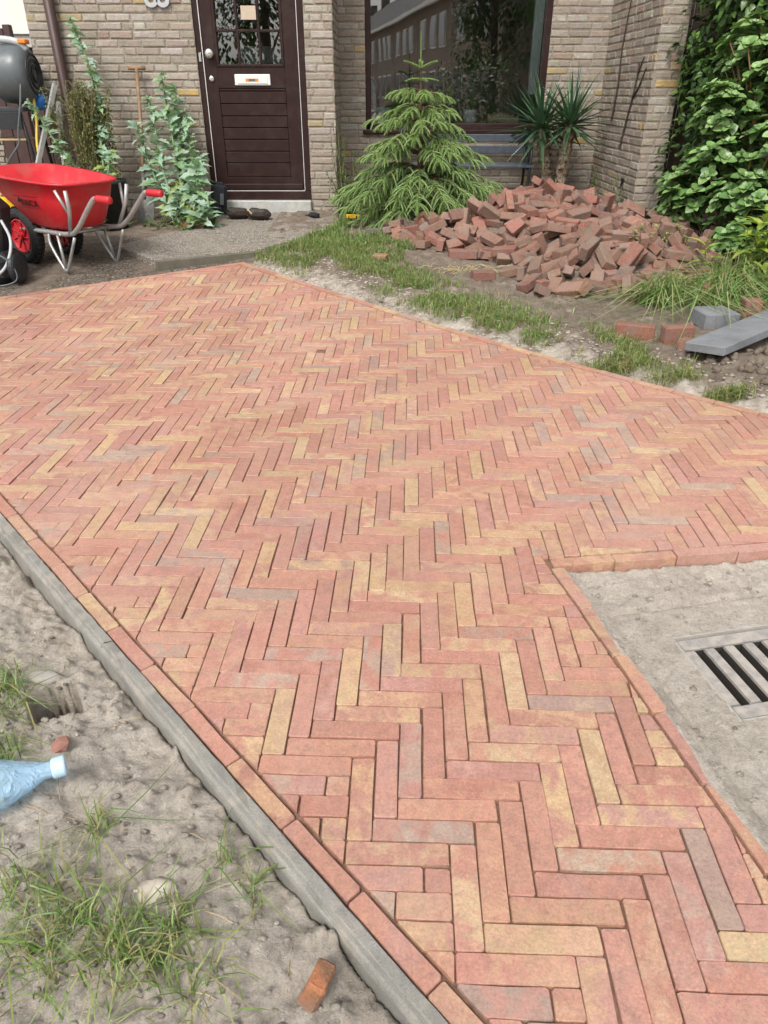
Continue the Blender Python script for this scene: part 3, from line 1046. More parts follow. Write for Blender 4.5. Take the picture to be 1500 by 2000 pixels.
wallbox('gable_wall', CX0 + .001, CX0 + .3, FY + .3, 12.0, HB, 4.97)
vis = []
for q in wall_bricks:
    (ox, oy), ud, nd, a, b, za, zb, rr = q
    m = (a + b) / 2
    px, py, zc = seen(ox + ud[0]*m, oy + ud[1]*m, (za + zb) / 2)
    hid = not (-20 < px < 1370 and -12 < py < 400) or (nd == (1, 0))
    if 660 < px < 980 and py > 260: hid = True
    vis.append((1 if hid else 0, zc / max(.04, b - a), q))
vis.sort(key=lambda t: t[:2])
restb = MB()
for i, (hid, zc, q) in enumerate(vis):
    if i < 300 and not hid:
        mb = MB(); add_wbrick(mb, q); mb.build('brick', M['wallbrick'], house)
    else: add_wbrick(restb, q)
rb = restb.build('brickwork', M['wallbrick'], house); rb['kind'] = 'stuff'; rb['label'] = 'remaining wall bricks of the house'

# door frame, door, step
def bx(x0, x1, y0, y1, z0, z1, bev=.003, mb=None):
    return (mb or MB()).box(((x0+x1)/2, (y0+y1)/2, (z0+z1)/2), (x1-x0, y1-y0, z1-z0), bev=bev)
LX0, LX1 = -1.612, -.770                                    # door leaf
fr = MB()
bx(DX0 + .001, LX0 - .003, FY + .015, FY + .13, DZ0 + .075, DZ1 - .002, mb=fr)
bx(LX1 + .003, DX1 - .001, FY + .015, FY + .13, DZ0 + .075, DZ1 - .002, mb=fr)
bx(LX0 - .003, LX1 + .003, FY + .015, FY + .13, DZ1 - .06, DZ1 - .002, mb=fr)
bx(DX0 + .001, DX1 - .001, FY - .005, FY + .13, DZ0, DZ0 + .073, mb=fr)
dframe = fr.build('door_frame', M['door'], house)
ws = MB()
bx(LX0 - .0085, LX0 - .002, FY + .008, FY + .014, DZ0 + .08, DZ1 - .07, 0, ws)
bx(LX1 + .002, LX1 + .007, FY + .008, FY + .014, DZ0 + .08, DZ1 - .07, 0, ws)
bx(LX0 - .002, LX1 + .002, FY + .006, FY + .012, DZ0 + .076, DZ0 + .084, 0, ws)
ws.build('draught_seal', M['whitestrip'], dframe)
bx(-1.655, -1.632, FY + .004, FY + .0145, 1.475, 1.545, .002).build('strike_plate', M['chrome'], dframe)
GX0, GX1, GZ0, GZ1 = -1.505, -.895, 1.435, 2.30            # glazed part
lf = MB(); YF = FY + .02
bx(LX0, GX0, YF, YF + .05, DZ0 + .09, DZ1 - .065, .002, lf)
bx(GX1, LX1, YF, YF + .05, DZ0 + .09, DZ1 - .065, .002, lf)
bx(GX0, GX1, YF, YF + .05, GZ1, DZ1 - .065, .002, lf)
bx(GX0, GX1, YF, YF + .05, 1.272, GZ0, .002, lf)
bx(GX0, GX1, YF, YF + .05, DZ0 + .09, .535, .002, lf)
bx(GX0, GX1, YF + .026, YF + .05, .535, 1.272, 0, lf)
door = lf.build('door', M['door'], house)
door['label'] = 'dark brown front door with six panes and grooved boards'
zz_ = [1.272, 1.247, 1.147, 1.048, .952, .854, .755, .655, .535]
for a, b in zip(zz_[1:], zz_[:-1]):
    bx(GX0 + .001, GX1 - .001, YF + .004, YF + .025, a + .003, b - .003, .004).build('board', M['door'], door)
bx(LX0 + .01, LX1 - .01, YF - .025, YF + .0, .425, .477, .008).build('weather_bar', M['door'], door)
# panes and glazing bars
cols_ = np.linspace(GX0 + .02, GX1 - .02, 4)
rows_ = [GZ0 + .012, 1.708, 2.0, GZ1 - .012]
gb = MB()
bx(GX0, GX1, YF - .008, YF + .03, GZ0, GZ0 + .022, .004, gb)
bx(GX0, GX0 + .026, YF - .008, YF + .03, GZ0 + .022, GZ1, .004, gb); bx(GX1 - .026, GX1, YF - .008, YF + .03, GZ0 + .022, GZ1, .004, gb)
for x in cols_[1:3]: bx(x - .011, x + .011, YF - .004, YF + .034, GZ0 + .022, GZ1, .003, gb)
for z in rows_[1:3]: bx(GX0 + .026, GX1 - .026, YF - .002, YF + .032, z - .010, z + .010, .003, gb)
gb.build('glazing_bars', M['door'], door)
for i in range(3):
    for j in range(3):
        MB().add([(cols_[i], YF + .02, rows_[j]), (cols_[i+1], YF + .02, rows_[j]), (cols_[i+1], YF + .02, rows_[j+1]), (cols_[i], YF + .02, rows_[j+1])], [(0, 1, 2, 3)]).build('pane', M['glass'], door)
RX = Matrix.Rotation(math.pi / 2, 3, 'X')
def knob(x, z, r, d):
    MB().lathe([(0, 0), (r * .75, 0), (r * .78, d * .2), (r * .55, d * .3), (r * .6, d * .5), (r * .98, d * .62), (r, d * .78), (r * .8, d * .94), (r * .35, d), (0, d)], (x, YF, z), 24, RX)
    return MB().lathe([(.001, 0), (r * .75, 0), (r * .78, d * .2), (r * .55, d * .3), (r * .6, d * .5), (r * .98, d * .62), (r, d * .78), (r * .8, d * .94), (r * .35, d), (.001, d)], (x, YF, z), 24, RX)
knob(-1.553, 1.535, .040, .062).build('knob', M['chrome'], door, True)
knob(-1.560, 1.344, .024, .016).build('lock_rosette', M['chrome'], door, True)
bx(-1.352, -1.030, YF - .013, YF, 1.292, 1.380, .005).build('letter_box', M['whiteplastic'], door)
bx(-1.325, -1.055, YF - .019, YF - .0135, 1.305, 1.367, .004).build('letter_flap', M['whiteplastic'], door)
lb = MB()
bx(-1.252, -1.137, YF - .0205, YF - .0192, 1.323, 1.346, 0, lb); lb.build('sticker', M['orange'], door)
bx(-1.225, -1.165, YF - .0215, YF - .0207, 1.326, 1.343, 0).build('sticker_print', M['darkgrey'], door)
bx(-1.247, -1.117, YF - .010, YF - .0085, 1.787, 1.888, 0).build('paper_note', M['paper'], door)
step = MB(); bx(DX0 + .02, DX1 - .002, FY - .075, FY + .14, .10, DZ0 - .002, .008, step)
step.build('doorstep', M['concrete'], house)
# house number (only its foot shows)
for k, x in enumerate((-2.025, -1.925)):
    tc = bpy.data.curves.new('house_number', 'FONT'); tc.body = '8'; tc.size = .24; tc.extrude = .006; tc.offset = .004; tc.bevel_depth = .0015; tc.align_x = 'CENTER'
    tc.materials.append(M['lightgrey'])
    to = bpy.data.objects.new('tmp', tc); COL.objects.link(to); bpy.context.view_layer.update()
    tmsh = bpy.data.meshes.new_from_object(to.evaluated_get(bpy.context.evaluated_depsgraph_get())); bpy.data.objects.remove(to)
    tmsh.transform(Matrix.Translation((x + .02, FY - .022, 1.878)) @ Matrix.Rotation(math.pi / 2, 4, 'X'))
    put('house_number', tmsh, house, True)
# rain pipe
dp = MB()
dp.tube([(-2.875, FY - .065, 5.0), (-2.875, FY - .065, .34), (-2.875, FY - .09, .25)], .044, 16)
rp = dp.build('rain_pipe', M['brownpipe'], house, True)
for z in (1.05, 2.3): MB().tube([(-2.875, FY - .065, z), (-2.875, FY - .065, z + .03)], .049, 16).build('pipe_clip', M['brownpipe'], rp)
# room behind the door and the window
room = MB()
def inv(x0, x1, y0, y1, z0, z1): room.add([(x0,y0,z0),(x1,y0,z0),(x1,y1,z0),(x0,y1,z0),(x0,y0,z1),(x1,y0,z1),(x1,y1,z1),(x0,y1,z1)], [(0,1,2,3),(7,6,5,4),(1,2,6,5)[::-1],(2,3,7,6)[::-1],(3,0,4,7)[::-1]])
inv(-.73, SX, WY + .31, 12.0, .33, 2.75); inv(CX0 + .31, -.74, FY + .31, 12.0, .33, 2.75)
room.build('room', M['interior'], house)
MB().box((-1.2, FY + 1.3, 1.15), (.62, .03, 1.0)).build('curtain', M['curtain'], house)

# window
win = MB(); f_ = .058
bx(WX0 + .001, WX0 + f_, WY + .02, WY + .10, WZ0 + .05, WZ1 - .002, mb=win)
bx(WX1 - f_, WX1 - .001, WY + .02, WY + .10, WZ0 + .05, WZ1 - .002, mb=win)
bx(WX0 + f_, WX1 - f_, WY + .02, WY + .10, WZ1 - .06, WZ1 - .002, mb=win)
bx(WX0 + f_, WX1 - f_, WY + .018, WY + .10, WZ0 + .002, WZ0 + .055, mb=win)
window = win.build('window', M['door'], house)
window['label'] = 'large single pane window with brown frame reflecting the street'
MB().add([(WX0+f_, WY+.06, WZ0+.055), (WX1-f_, WY+.06, WZ0+.055), (WX1-f_, WY+.06, WZ1-.06), (WX0+f_, WY+.06, WZ1-.06)], [(0,1,2,3)]).build('pane', M['glass'], window)
bx(WX0 - .03, WX1 + .03, WY - .045, WY + .017, WZ0 - .035, WZ0 + .0, .005).build('sill', M['door'], window)
bx(WX0 + f_ + .004, WX1 - f_ - .004, WY + .105, WY + .42, WZ0 - .0, WZ0 + .03, .004).build('inner_sill', M['greytrim'], window)
bl = MB()
for k in range(6): bx(WX1 - .155 + k * .016, WX1 - .142 + k * .016, WY + .13, WY + .19, WZ0 + .32, WZ1, .002, bl)
bl.build('blind', M['curtain'], window)
bx(SX - .012, SX - .008, 7.28, 7.36, .47, .55, 0).build('wall_vent', M['black'], house)

# things on the inner sill
SZ = WZ0 + .031
def sill_pot(x, y, r, h, label, nl, hl):
    t = thing('potted_plant', label, 'plant', (x, y, SZ), 0, 'plants on the window sill')
    MB().lathe([(.001, SZ), (r * .72, SZ), (r, SZ + h), (r * .92, SZ + h), (r * .9, SZ + h * .85), (.001, SZ + h * .85)], (x, y, 0), 20).build('pot', M['potgrey'], t, True)
    fo_ = MB()
    for k in range(nl):
        an = random.uniform(0, 6.28); el = random.uniform(.5, 1.3)
        fo_.col = jit((.075, .14, .035), .3)
        d = Vector((math.cos(an) * math.cos(el), math.sin(an) * math.cos(el) * .5, math.sin(el)))
        fo_.leaf((x, y, SZ + h * .9), d, (0, 0, 1), hl * random.uniform(.6, 1.1), .022, .35, .2, 4)
    fo_.build('foliage', M['leaf'], t)
sill_pot(.905, WY + .17, .075, .15, 'grassy plant in tapered grey pot inside the window', 22, .30)
sill_pot(.60, WY + .18, .072, .14, 'thin plant in grey pot behind the spruce top', 18, .38)
sill_pot(.0, WY + .19, .085, .17, 'leafy plant in grey pot at the left window end', 26, .36)
dw = MB()
P_ = crom([(1.10, WY+.22, SZ+.055), (1.2, WY+.2, SZ+.075), (1.3, WY+.2, SZ+.06), (1.42, WY+.2, SZ+.045)], 4)
dw.tube(P_, [.03 + .03 * abs(math.sin(i * 1.7)) for i in range(len(P_))], 9)
tag(dw.build('driftwood', M['driftwood'], None, True), 'knobbly piece of driftwood lying on the window sill', 'driftwood')
tag(bx(.68, .84, WY + .15, WY + .25, SZ, SZ + .02, .004).build('book', M['whitepaint']), 'pale flat book on the window sill beside a grey pot', 'book')
um = MB(); um.tube([(-.10, WY + .2, SZ), (-.115, WY + .2, SZ + .35), (-.13, WY + .2, SZ + .42)], [.028, .03, .006], 8)
tag(um.build('folded_parasol', M['curtain'], None, True), 'pale folded parasol standing inside the left window corner', 'parasol')

# bench under the window
bench = thing('garden_bench', 'weathered blue grey garden bench under the window', 'bench', (.9, 8.2, .23))
for z in (.83, .725): bx(.12, 1.50, 8.33, 8.36, z - .037, z + .037, .006).build('back_slat', M['bluegrey'], bench)
for y in (7.95, 8.05, 8.15, 8.25): bx(.12, 1.50, y - .04, y + .04, .585, .61, .005).build('seat_slat', M['bluegrey'], bench)
for x in (.18, 1.46):
    e = MB()
    e.tube(crom([(x, 8.40, .24), (x, 8.30, .42), (x, 8.27, .57), (x, 8.32, .75), (x, 8.385, .92)], 4), .014, 8)
    e.tube(crom([(x, 7.95, .24), (x, 7.98, .42), (x, 7.93, .57), (x, 7.93, .74), (x, 8.05, .79), (x, 8.34, .78)], 4), .014, 8)
    e.tube([(x, 7.93, .57), (x, 8.27, .57)], .014, 8)
    th_ = [i * .5 for i in range(14)]
    e.tube([(x, 8.08 + .07 * math.cos(t) * (1 - i * .05), .67 + .07 * math.sin(t) * (1 - i * .05)) for i, t in enumerate(th_)], .008, 6)
    e.build('cast_iron_end', M['darkmetal'], bench, True)

# ------------------------------------------------------------------ outbuilding left of the house
shed = thing('garage', 'brick garage with white fascia and brown boarded door at left', 'garage', (-4.2, 9.4, .23))
lay_keep = wall_bricks; wall_bricks = []
lay((0, 9.4), (1, 0), (0, -1), -6.2, CX0 - .01, HB, 1.55, [(-4.45, -3.45, HB, 1.55)], 9)
sb = MB()
for q in wall_bricks: add_wbrick(sb, q)
o = sb.build('brickwork', M['wallbrick'], shed); o['kind'] = 'stuff'
bx(-6.2, CX0 - .01, 9.42, 9.6, HB, 2.9, 0).build('wall', M['mortar'], shed)
bx(-6.2, CX0 - .012, 9.30, 9.41, 1.78, 2.5, .006).build('fascia', M['whitepaint'], shed)
bx(-6.2, CX0 - .012, 9.33, 9.41, 1.66, 1.775, .006).build('lower_trim', M['greytrim'], shed)
gd = bx(-4.44, -3.46, 9.39, 9.43, HB, 1.655, .004).build('garage_door', M['brownpipe'], shed)
for k in range(7): bx(-4.43 + k * .139, -4.43 + k * .139 + .133, 9.37, 9.388, HB + .02, 1.645, .004).build('board', M['brownpipe'], gd)
bx(-5.4, -4.55, 9.385, 9.419, 1.0, 1.6, .004).build('dark_window', M['darkglass'], shed)
post = thing('pergola_post', 'dark brown post with a crossbar beside the white fascia', 'post', (-3.62, 8.3, .23))
bx(-3.66, -3.59, 8.27, 8.34, .2, 1.80, .006).build('upright', M['brownpipe'], post)
bx(-4.6, -3.662, 8.275, 8.335, 1.70, 1.77, .006).build('crossbar', M['brownpipe'], post)
# ------------------------------------------------------------------ path slab to the door
PATH = [(-1.665, 5.47), (-.955, 5.86), (-.72, 6.2), (-.50, 6.6), (-.42, 6.95), (-.44, 7.48), (-1.52, 7.48), (-1.60, 6.85), (-2.12, 5.98)]
def ptop(x, y): return .172 + .06 * min(1, max(0, (y - 5.45) / 1.6))
path_o = []
for i in range(len(PATH)):
    a, b = PATH[i], PATH[(i + 1) % len(PATH)]
    n_ = 5
    for k in range(n_):
        t = k / n_
        w_ = .012 * (random.random() - .5) if i in (1, 2, 3, 4) else 0
        path_o.append((a[0] + (b[0]-a[0])*t + w_, a[1] + (b[1]-a[1])*t + w_))
mb = MB(); n = len(path_o)
cxp, cyp = -1.2, 6.5
mb.add([(x, y, .0) for x, y in path_o] + [(x, y, ptop(x, y) - .008) for x, y in path_o] + [(cxp+(x-cxp)*.993, cyp+(y-cyp)*.993, ptop(x, y)) for x, y in path_o] + [(cxp, cyp, ptop(cxp, cyp))],
       [(i, (i+1)%n, n+(i+1)%n, n+i) for i in range(n)] + [(n+i, n+(i+1)%n, 2*n+(i+1)%n, 2*n+i) for i in range(n)] + [(2*n+i, 2*n+(i+1)%n, 3*n) for i in range(n)])
po = mb.build('garden_path', M['gravel'])
tag(po, 'washed gravel concrete path leading to the front door', 'path', kind='structure')
pk = MB()
a, b = Vector((-1.675, 5.452, 0)), Vector((-.965, 5.842, 0)); dd = (b - a).normalized(); nn = Vector((dd.y, -dd.x, 0))
c_ = (a + b) / 2 + nn * .018
pk.box((c_.x, c_.y, .12), ((b-a).length, .045, .118), Matrix.Rotation(math.atan2(dd.y, dd.x), 3, 'Z'), .005)
tag(pk.build('path_kerb', M['mossy']), 'dark mossy concrete kerb at the front edge of the path', 'kerb')

def GP(x, y, dz=0.): return (x, y, gz(x, y) + dz)

# ------------------------------------------------------------------ wheelbarrow (local: +x to the wheels, +y to the camera side)
WBZ = gz(-2.17, 5.5)
wb = thing('wheelbarrow', 'red wheelbarrow with grey tube frame and two wheels', 'wheelbarrow', (-2.16, 5.50, WBZ + .012), math.radians(146.2))
def ring(x0, x1, hw0, hw1, z0, z1, n=40, e=.42):
    out = []
    for k in range(n):
        th = 2 * math.pi * k / n
        cx_ = math.copysign(abs(math.cos(th)) ** e, math.cos(th)); sy_ = math.copysign(abs(math.sin(th)) ** e, math.sin(th))
        t = (cx_ + 1) / 2
        bulge = 1 + .12 * math.sin(math.pi * t)
        out.append((x0 + (x1 - x0) * t, sy_ * (hw0 + (hw1 - hw0) * t) * bulge, z0 + (z1 - z0) * t))
    return out
tb = MB()
rings = [ring(-.02, .42, .165, .15, .275, .285), ring(-.06, .46, .19, .17, .30, .31), ring(-.13, .66, .235, .25, .46, .50),
         ring(-.165, .80, .25, .30, .565, .625), ring(-.195, .83, .28, .33, .57, .632), ring(-.195, .83, .28, .33, .582, .645), ring(-.16, .795, .245, .295, .582, .643),
         ring(-.125, .65, .225, .24, .46, .51), ring(-.05, .45, .18, .16, .312, .322), ring(0, .40, .15, .13, .292, .30)]
n = 40; vs = [p for r in rings for p in r]
fs = [(k*n+i, k*n+(i+1)%n, (k+1)*n+(i+1)%n, (k+1)*n+i) for k in range(len(rings)-1) for i in range(n)]
fs += [tuple(range(n-1, -1, -1)), tuple(range((len(rings)-1)*n, len(rings)*n))]
tb.add(vs, fs)
tub = tb.build('tub', M['red'], wb, True, world=False)
for p_ in tub.data.polygons[-2:]: p_.use_smooth = False
for s_ in (1, -1):
    fm = MB()
    fm.tube(crom([(.80, .13*s_, .345), (.74, .15*s_, .25), (.70, .155*s_, .24)], 4) + crom([(.55, .165*s_, .245), (.2, .185*s_, .252), (-.10, .20*s_, .262), (-.22, .205*s_, .31), (-.36, .21*s_, .43), (-.45, .21*s_, .505), (-.50, .21*s_, .515), (-.62, .212*s_, .515)], 5), .0165, 12)
    fm.build('frame_tube', M['galv'], wb, True, world=False)
    MB().tube([(-.49, .21*s_, .515), (-.495, .21*s_, .515), (-.625, .212*s_, .516), (-.632, .212*s_, .516)], [.021, .0235, .0235, .018], 14).build('grip', M['redrim'], wb, True, world=False)
    MB().tube(crom([(.16, .19*s_, .245), (.14, .205*s_, .17), (.03, .215*s_, .03), (.0, .215*s_, .012), (-.03, .215*s_, .03), (-.16, .205*s_, .245)], 5), .0105, 10).build('leg', M['galv'], wb, True, world=False)
    MB().tube([(.05, .195*s_, .245), (.004, .215*s_, .02)], .0105, 10).build('leg_brace', M['galv'], wb, True, world=False)
    st = MB()
    st.tube([(-.12, .205*s_, .265), (-.205, .232*s_, .43), (-.225, .25*s_, .55)], .0135, 10)
    st.tube([(-.185, .228*s_, .40), (-.13, .265*s_, .55)], .0105, 10)
    st.build('tub_stay', M['galv'], wb, True, world=False)
MB().tube([(.70, .155, .24), (.74, .0, .24), (.70, -.155, .24)], .0135, 10).build('front_crossbar', M['galv'], wb, True, world=False)
MB().tube([(.0, .215, .25), (.0, -.215, .25)], .010, 8).build('cross_brace', M['galv'], wb, True, world=False)
MB().tube([(.51, .20, .195), (.51, -.20, .195)], .012, 10).build('axle', M['galv'], wb, True, world=False)
RY = Matrix.Rotation(-math.pi / 2, 3, 'X')
for y_ in (.115, -.215):
    wh = bpy.data.objects.new('wheel', None); COL.objects.link(wh); wh.parent = wb; wh.location = (.51, y_ + .05, .195)
    tt = MB(); prof_t = []
    for k in range(13):
        a_ = math.pi * 2 * k / 12
        prof_t.append((.155 + .042 * math.cos(a_), .046 * math.sin(a_) * (1.1 if abs(math.sin(a_)) > .6 else 1)))
    tt.lathe(prof_t, (0, 0, 0), 36, RY)
    for k in range(36):
        a_ = 2 * math.pi * k / 36
        for sg in (-1, 1):
            q = RY @ Vector((.1965 * math.cos(a_), .1965 * math.sin(a_), sg * .016))
            tt.box(q, (.012, .02, .012), Matrix.Rotation(-a_ if False else 0, 3, 'Y'))
    tt.build('tyre', M['rubber'], wh, False, world=False)
    rr = MB()
    rr.lathe([(.118, -.036), (.112, -.038), (.104, -.022), (.03, -.012), (.026, -.045), (.012, -.045), (.012, .045), (.026, .045), (.03, .012), (.104, .022), (.112, .038), (.118, .036)], (0, 0, 0), 32, RY)
    for k in range(9):
        a_ = 2 * math.pi * k / 9
        for sg in (-1, 1):
            pa = RY @ Vector((.035 * math.cos(a_), .035 * math.sin(a_), sg * .02)); pb = RY @ Vector((.105 * math.cos(a_ + .3), .105 * math.sin(a_ + .3), sg * .027))
            rr.tube([pa, pb], .006, 5)
    rr.build('rim', M['redrim'], wh, False, world=False)
# printed name on the near side of the tub
def on_side(x, z):
    # y of the outer near side at (x, z): between the ring at .31 and the ring at .50
    t = max(0, min(1, (z - .305) / .17))
    xa0, xa1, ha0, ha1 = [p + (q - p) * t for p, q in zip((-.06, .46, .19, .17), (-.13, .66, .235, .25))]
    u = max(0.0, min(1, (x - xa0) / (xa1 - xa0)))
    return (ha0 + (ha1 - ha0) * u) * (1 + .12 * math.sin(math.pi * u))
tc = bpy.data.curves.new('lettering', 'FONT'); tc.body = '4tecx'; tc.size = .092; tc.extrude = .0; tc.offset = .0012; tc.align_x = 'CENTER'; tc.align_y = 'CENTER'
dg = bpy.context.evaluated_depsgraph_get()
tmpo = bpy.data.objects.new('tmp_text', tc); COL.objects.link(tmpo)
bpy.context.view_layer.update()
tm = bpy.data.meshes.new_from_object(tmpo.evaluated_get(bpy.context.evaluated_depsgraph_get()))
bpy.data.objects.remove(tmpo)
bmt = bmesh.new(); bmt.from_mesh(tm)
bmesh.ops.subdivide_edges(bmt, edges=[e for e in bmt.edges if e.calc_length() > .02], cuts=1)
for v in bmt.verts:
    lx = .215 - v.co.x * 1.05; lz = .455 + v.co.y * .95
    v.co = (lx, on_side(lx, lz) + .0035, lz)
bmt.to_mesh(tm); bmt.free()
for m_ in list(tm.materials): pass
tm.materials.clear(); tm.materials.append(M['blackprint'])
lo = put('lettering', tm, wb, False)
lo['label'] = 'black brand lettering printed on the tub'
for zl in (.492, .414):
    mb = MB(); xsn = np.linspace(.085, .355, 9)
    vs = [(x, on_side(x, z) + .0038, z) for x in xsn for z in (zl - .0014, zl + .0014)]
    mb.add(vs, [(2*i, 2*i+1, 2*i+3, 2*i+2) for i in range(8)])
    mb.build('printed_line', M['blackprint'], wb, world=False)
mb = MB(); mb.col = (.10, 0, 0)
hp = [(x_, y_) for x_ in np.linspace(-.02, .42, 15) for y_ in np.linspace(-.14, .14, 9)]
mb.add([(x_, y_, .297 + .05 * max(0, 1 - ((x_ - .16) / .24) ** 2 - (y_ / .16) ** 2) + .012 * float(fbm(x_ * 30, y_ * 30, 4, 3))) for x_, y_ in hp],
       [(i*9+j, (i+1)*9+j, (i+1)*9+j+1, i*9+j+1) for i in range(14) for j in range(8)])
so = mb.build('sand_load', M['soil'], None, True)
so.matrix_basis = wm(wb)
tag(so, 'leftover sand lying in the tub of the wheelbarrow', 'sand')

# ------------------------------------------------------------------ clutter at the left edge
bz = .22
bt = thing('workbench', 'black folding workbench with cluttered top at the left edge', 'workbench', (-3.45, 7.25, bz))
bx(-4.05, -3.12, 7.10, 7.50, 1.095, 1.125, .004).build('top', M['darkmetal'], bt)
bx(-4.02, -3.15, 7.09, 7.11, .96, 1.094, .003).build('apron', M['black'], bt)
bx(-4.05, -3.16, 7.12, 7.46, .87, .885, .003).build('shelf', M['wood'], bt)
for x, y in ((-3.16, 7.12), (-3.16, 7.46), (-4.0, 7.12), (-4.0, 7.46)):
    MB().tube([(x, y, 1.09), (x + .06 * (1 if x > -3.5 else -1), y, bz + .28)], .016, 8).build('leg', M['black'], bt, True)
hr = thing('hose_reel', 'grey wall hose reel with orange tab on the workbench', 'hose reel', (-3.20, 7.3, 1.13))
RYx = Matrix.Rotation(math.pi / 2, 3, 'Y')
body = MB(); body.lathe([(.001, -.19), (.10, -.19), (.17, -.175), (.215, -.13), (.225, -.05), (.225, .05), (.215, .12), (.175, .155), (.11, .165), (.001, .165)], (-3.20, 7.30, 1.375), 36, RYx)
body.build('drum_case', M['darkgrey'], hr, True)
for r_, x_ in ((.15, .160), (.105, .168), (.06, .172)):
    rg = MB(); rg.tube([(-3.20 + x_, 7.30 + r_ * math.cos(t), 1.375 + r_ * math.sin(t)) for t in np.linspace(0, 2*math.pi, 29)], .011, 8, False); rg.build('drum_ridge', M['black'], hr, True)
hb = MB(); hb.tube(crom([(-3.42, 7.26, 1.54), (-3.38, 7.25, 1.605), (-3.25, 7.24, 1.625), (-3.10, 7.24, 1.605), (-3.04, 7.26, 1.55)], 5), .028, 10); hb.build('carry_handle', M['lightgrey'], hr, True)
bx(-3.09, -3.02, 7.205, 7.30, 1.592, 1.628, .008).build('release_tab', M['orange'], hr)
MB().tube(crom([(-3.09, 7.1, 1.30), (-3.11, 7.05, 1.15), (-3.17, 7.03, .95), (-3.19, 7.03, .85), (-3.30, 7.0, .72), (-3.36, 7.0, .6), (-3.38, 7.0, .3)], 6), .009, 8).build('hose', M['darkgrey'], hr, True)
tag(MB().tube([(-3.12, 7.35, 1.14), (-3.05, 7.33, 1.155), (-3.02, 7.32, 1.20), (-3.03, 7.33, 1.22)], [.05, .055, .04, .02], 12).build('blue_bottle', M['bluepl'], None, True), 'blue plastic spray bottle beside the hose reel', 'bottle')
ys_ = MB(); ys_.tube(crom([(-3.08, 7.28, 1.30), (-3.06, 7.20, 1.05), (-3.06, 7.1, .85), (-3.03, 7.02, .68), (-2.99, 6.98, .55), (-2.95, 6.98, .25)], 6), .013, 8)
tag(ys_.build('yellow_hose', M['yellowhose'], None, True), 'yellow garden hose hanging beside the workbench', 'hose')
ys2 = MB(); ys2.tube(crom([(-2.98, 7.45, .95), (-2.965, 7.42, .8), (-2.96, 7.4, .62), (-2.94, 7.36, .25)], 6), .012, 8)
tag(ys2.build('yellow_pipe', M['yellowhose'], None, True), 'short yellow pipe standing behind the ladder foot', 'pipe')
lad = thing('step_ladder', 'aluminium folding ladder leaning open beside the rain pipe', 'ladder', (-3.0, 7.1, bz))
for dy in (0, .0):
    pass
FR = [Vector((-2.79, 7.08, 1.30)), Vector((-3.24, 6.95, .26))]; RR = [Vector((-2.80, 7.09, 1.17)), Vector((-2.86, 7.0, .26))]; LO = Vector((-.13, .32, 0))
for L_ in (Vector(), LO):
    MB().tube([FR[0] + L_, FR[1] + L_], .024, 4).build('front_rail', M['alu'], lad)
    MB().tube([RR[0] + L_, RR[1] + L_], .021, 4).build('rear_rail', M['alu'], lad)
for t in (.3, .55, .8):
    p1 = FR[0].lerp(FR[1], t); p2 = p1 + LO
    MB().tube([p1, p2], .016, 6).build('rung', M['alu'], lad)
wp = MB(); wp.tube([(-3.16, 6.9, 1.50), (-3.5, 6.85, .3)], .0125, 10)
tag(wp.build('pole', M['whitepaint'], None, True), 'thin white pole leaning against the hose reel', 'pole')
pl = thing('wood_pallet', 'pale wooden pallet lying behind the wheelbarrow', 'pallet', (-3.25, 6.95, bz))
for k in range(5): bx(-4.1 + k * .22, -4.1 + k * .22 + .18, 6.62, 7.25, .47, .49, .002).build('plank', M['wood'], pl)
for y in (6.66, 6.93, 7.2): bx(-4.1, -3.06, y - .04, y + .04, .22, .468, .002).build('bearer', M['wood'], pl)
bo = MB().box((-2.93, 6.78, .60), (.34, .16, .022), Euler((.25, -.12, .35)), .002)
tag(bo.build('board_offcut', M['wood']), 'short pale board propped behind the wheelbarrow rim', 'board')
MBs = MB().box((-3.02, 7.1, .42), (.14, .12, .32), None, .01)
tag(MBs.build('concrete_post', M['slabgrey']), 'small grey concrete block beside the ladder foot', 'block')
jc = MB(); jc.lathe([(.001, .17), (.10, .17), (.115, .20), (.115, .38), (.10, .42), (.045, .46), (.03, .49), (.001, .49)], (-3.16, 6.45, 0), 18)
tag(jc.build('jerrycan', M['yellow'], None, True), 'yellow plastic canister behind the wheelbarrow front', 'canister')

# black vacuum / pressure washer at the frame's edge
vz = gz(-2.75, 5.2)
pw = thing('pressure_washer', 'black pressure washer with grey cables at the left picture edge', 'pressure washer', (-2.78, 5.2, vz))
b1 = MB(); b1.box((-2.86, 5.22, vz + .10), (.46, .34, .20), None, .05); b1.build('base', M['black'], pw)
b2 = MB(); b2.box((-2.80, 5.26, vz + .33), (.24, .24, .44), Euler((0, .2, 0)), .05); b2.build('motor_housing', M['black'], pw)
for x_ in (-2.60, -3.1): MB().lathe([(.001, -.03), (.04, -.03), (.045, -.02), (.075, -.02), (.08, -.03), (.1, -.022), (.108, -.01), (.108, .01), (.1, .022), (.08, .03), (.001, .03)], (x_, 5.12, vz + .108), 28, RYx).build('wheel', M['black'], pw)
MB().tube(crom([(-2.66, 5.18, vz + .40), (-2.60, 5.12, vz + .30), (-2.60, 5.06, vz + .20), (-2.66, 5.02, vz + .10), (-2.80, 4.98, vz + .03)], 6), .010, 8).build('cable', M['lightgrey'], pw, True)
MB().tube(crom([(-2.80, 5.08, vz + .19), (-2.66, 5.04, vz + .20), (-2.58, 5.03, vz + .12), (-2.58, 5.02, vz + .04), (-2.68, 4.98, vz + .012), (-2.85, 4.96, vz + .012)], 6), .005, 6).build('cable', M['darkgrey'], pw, True)
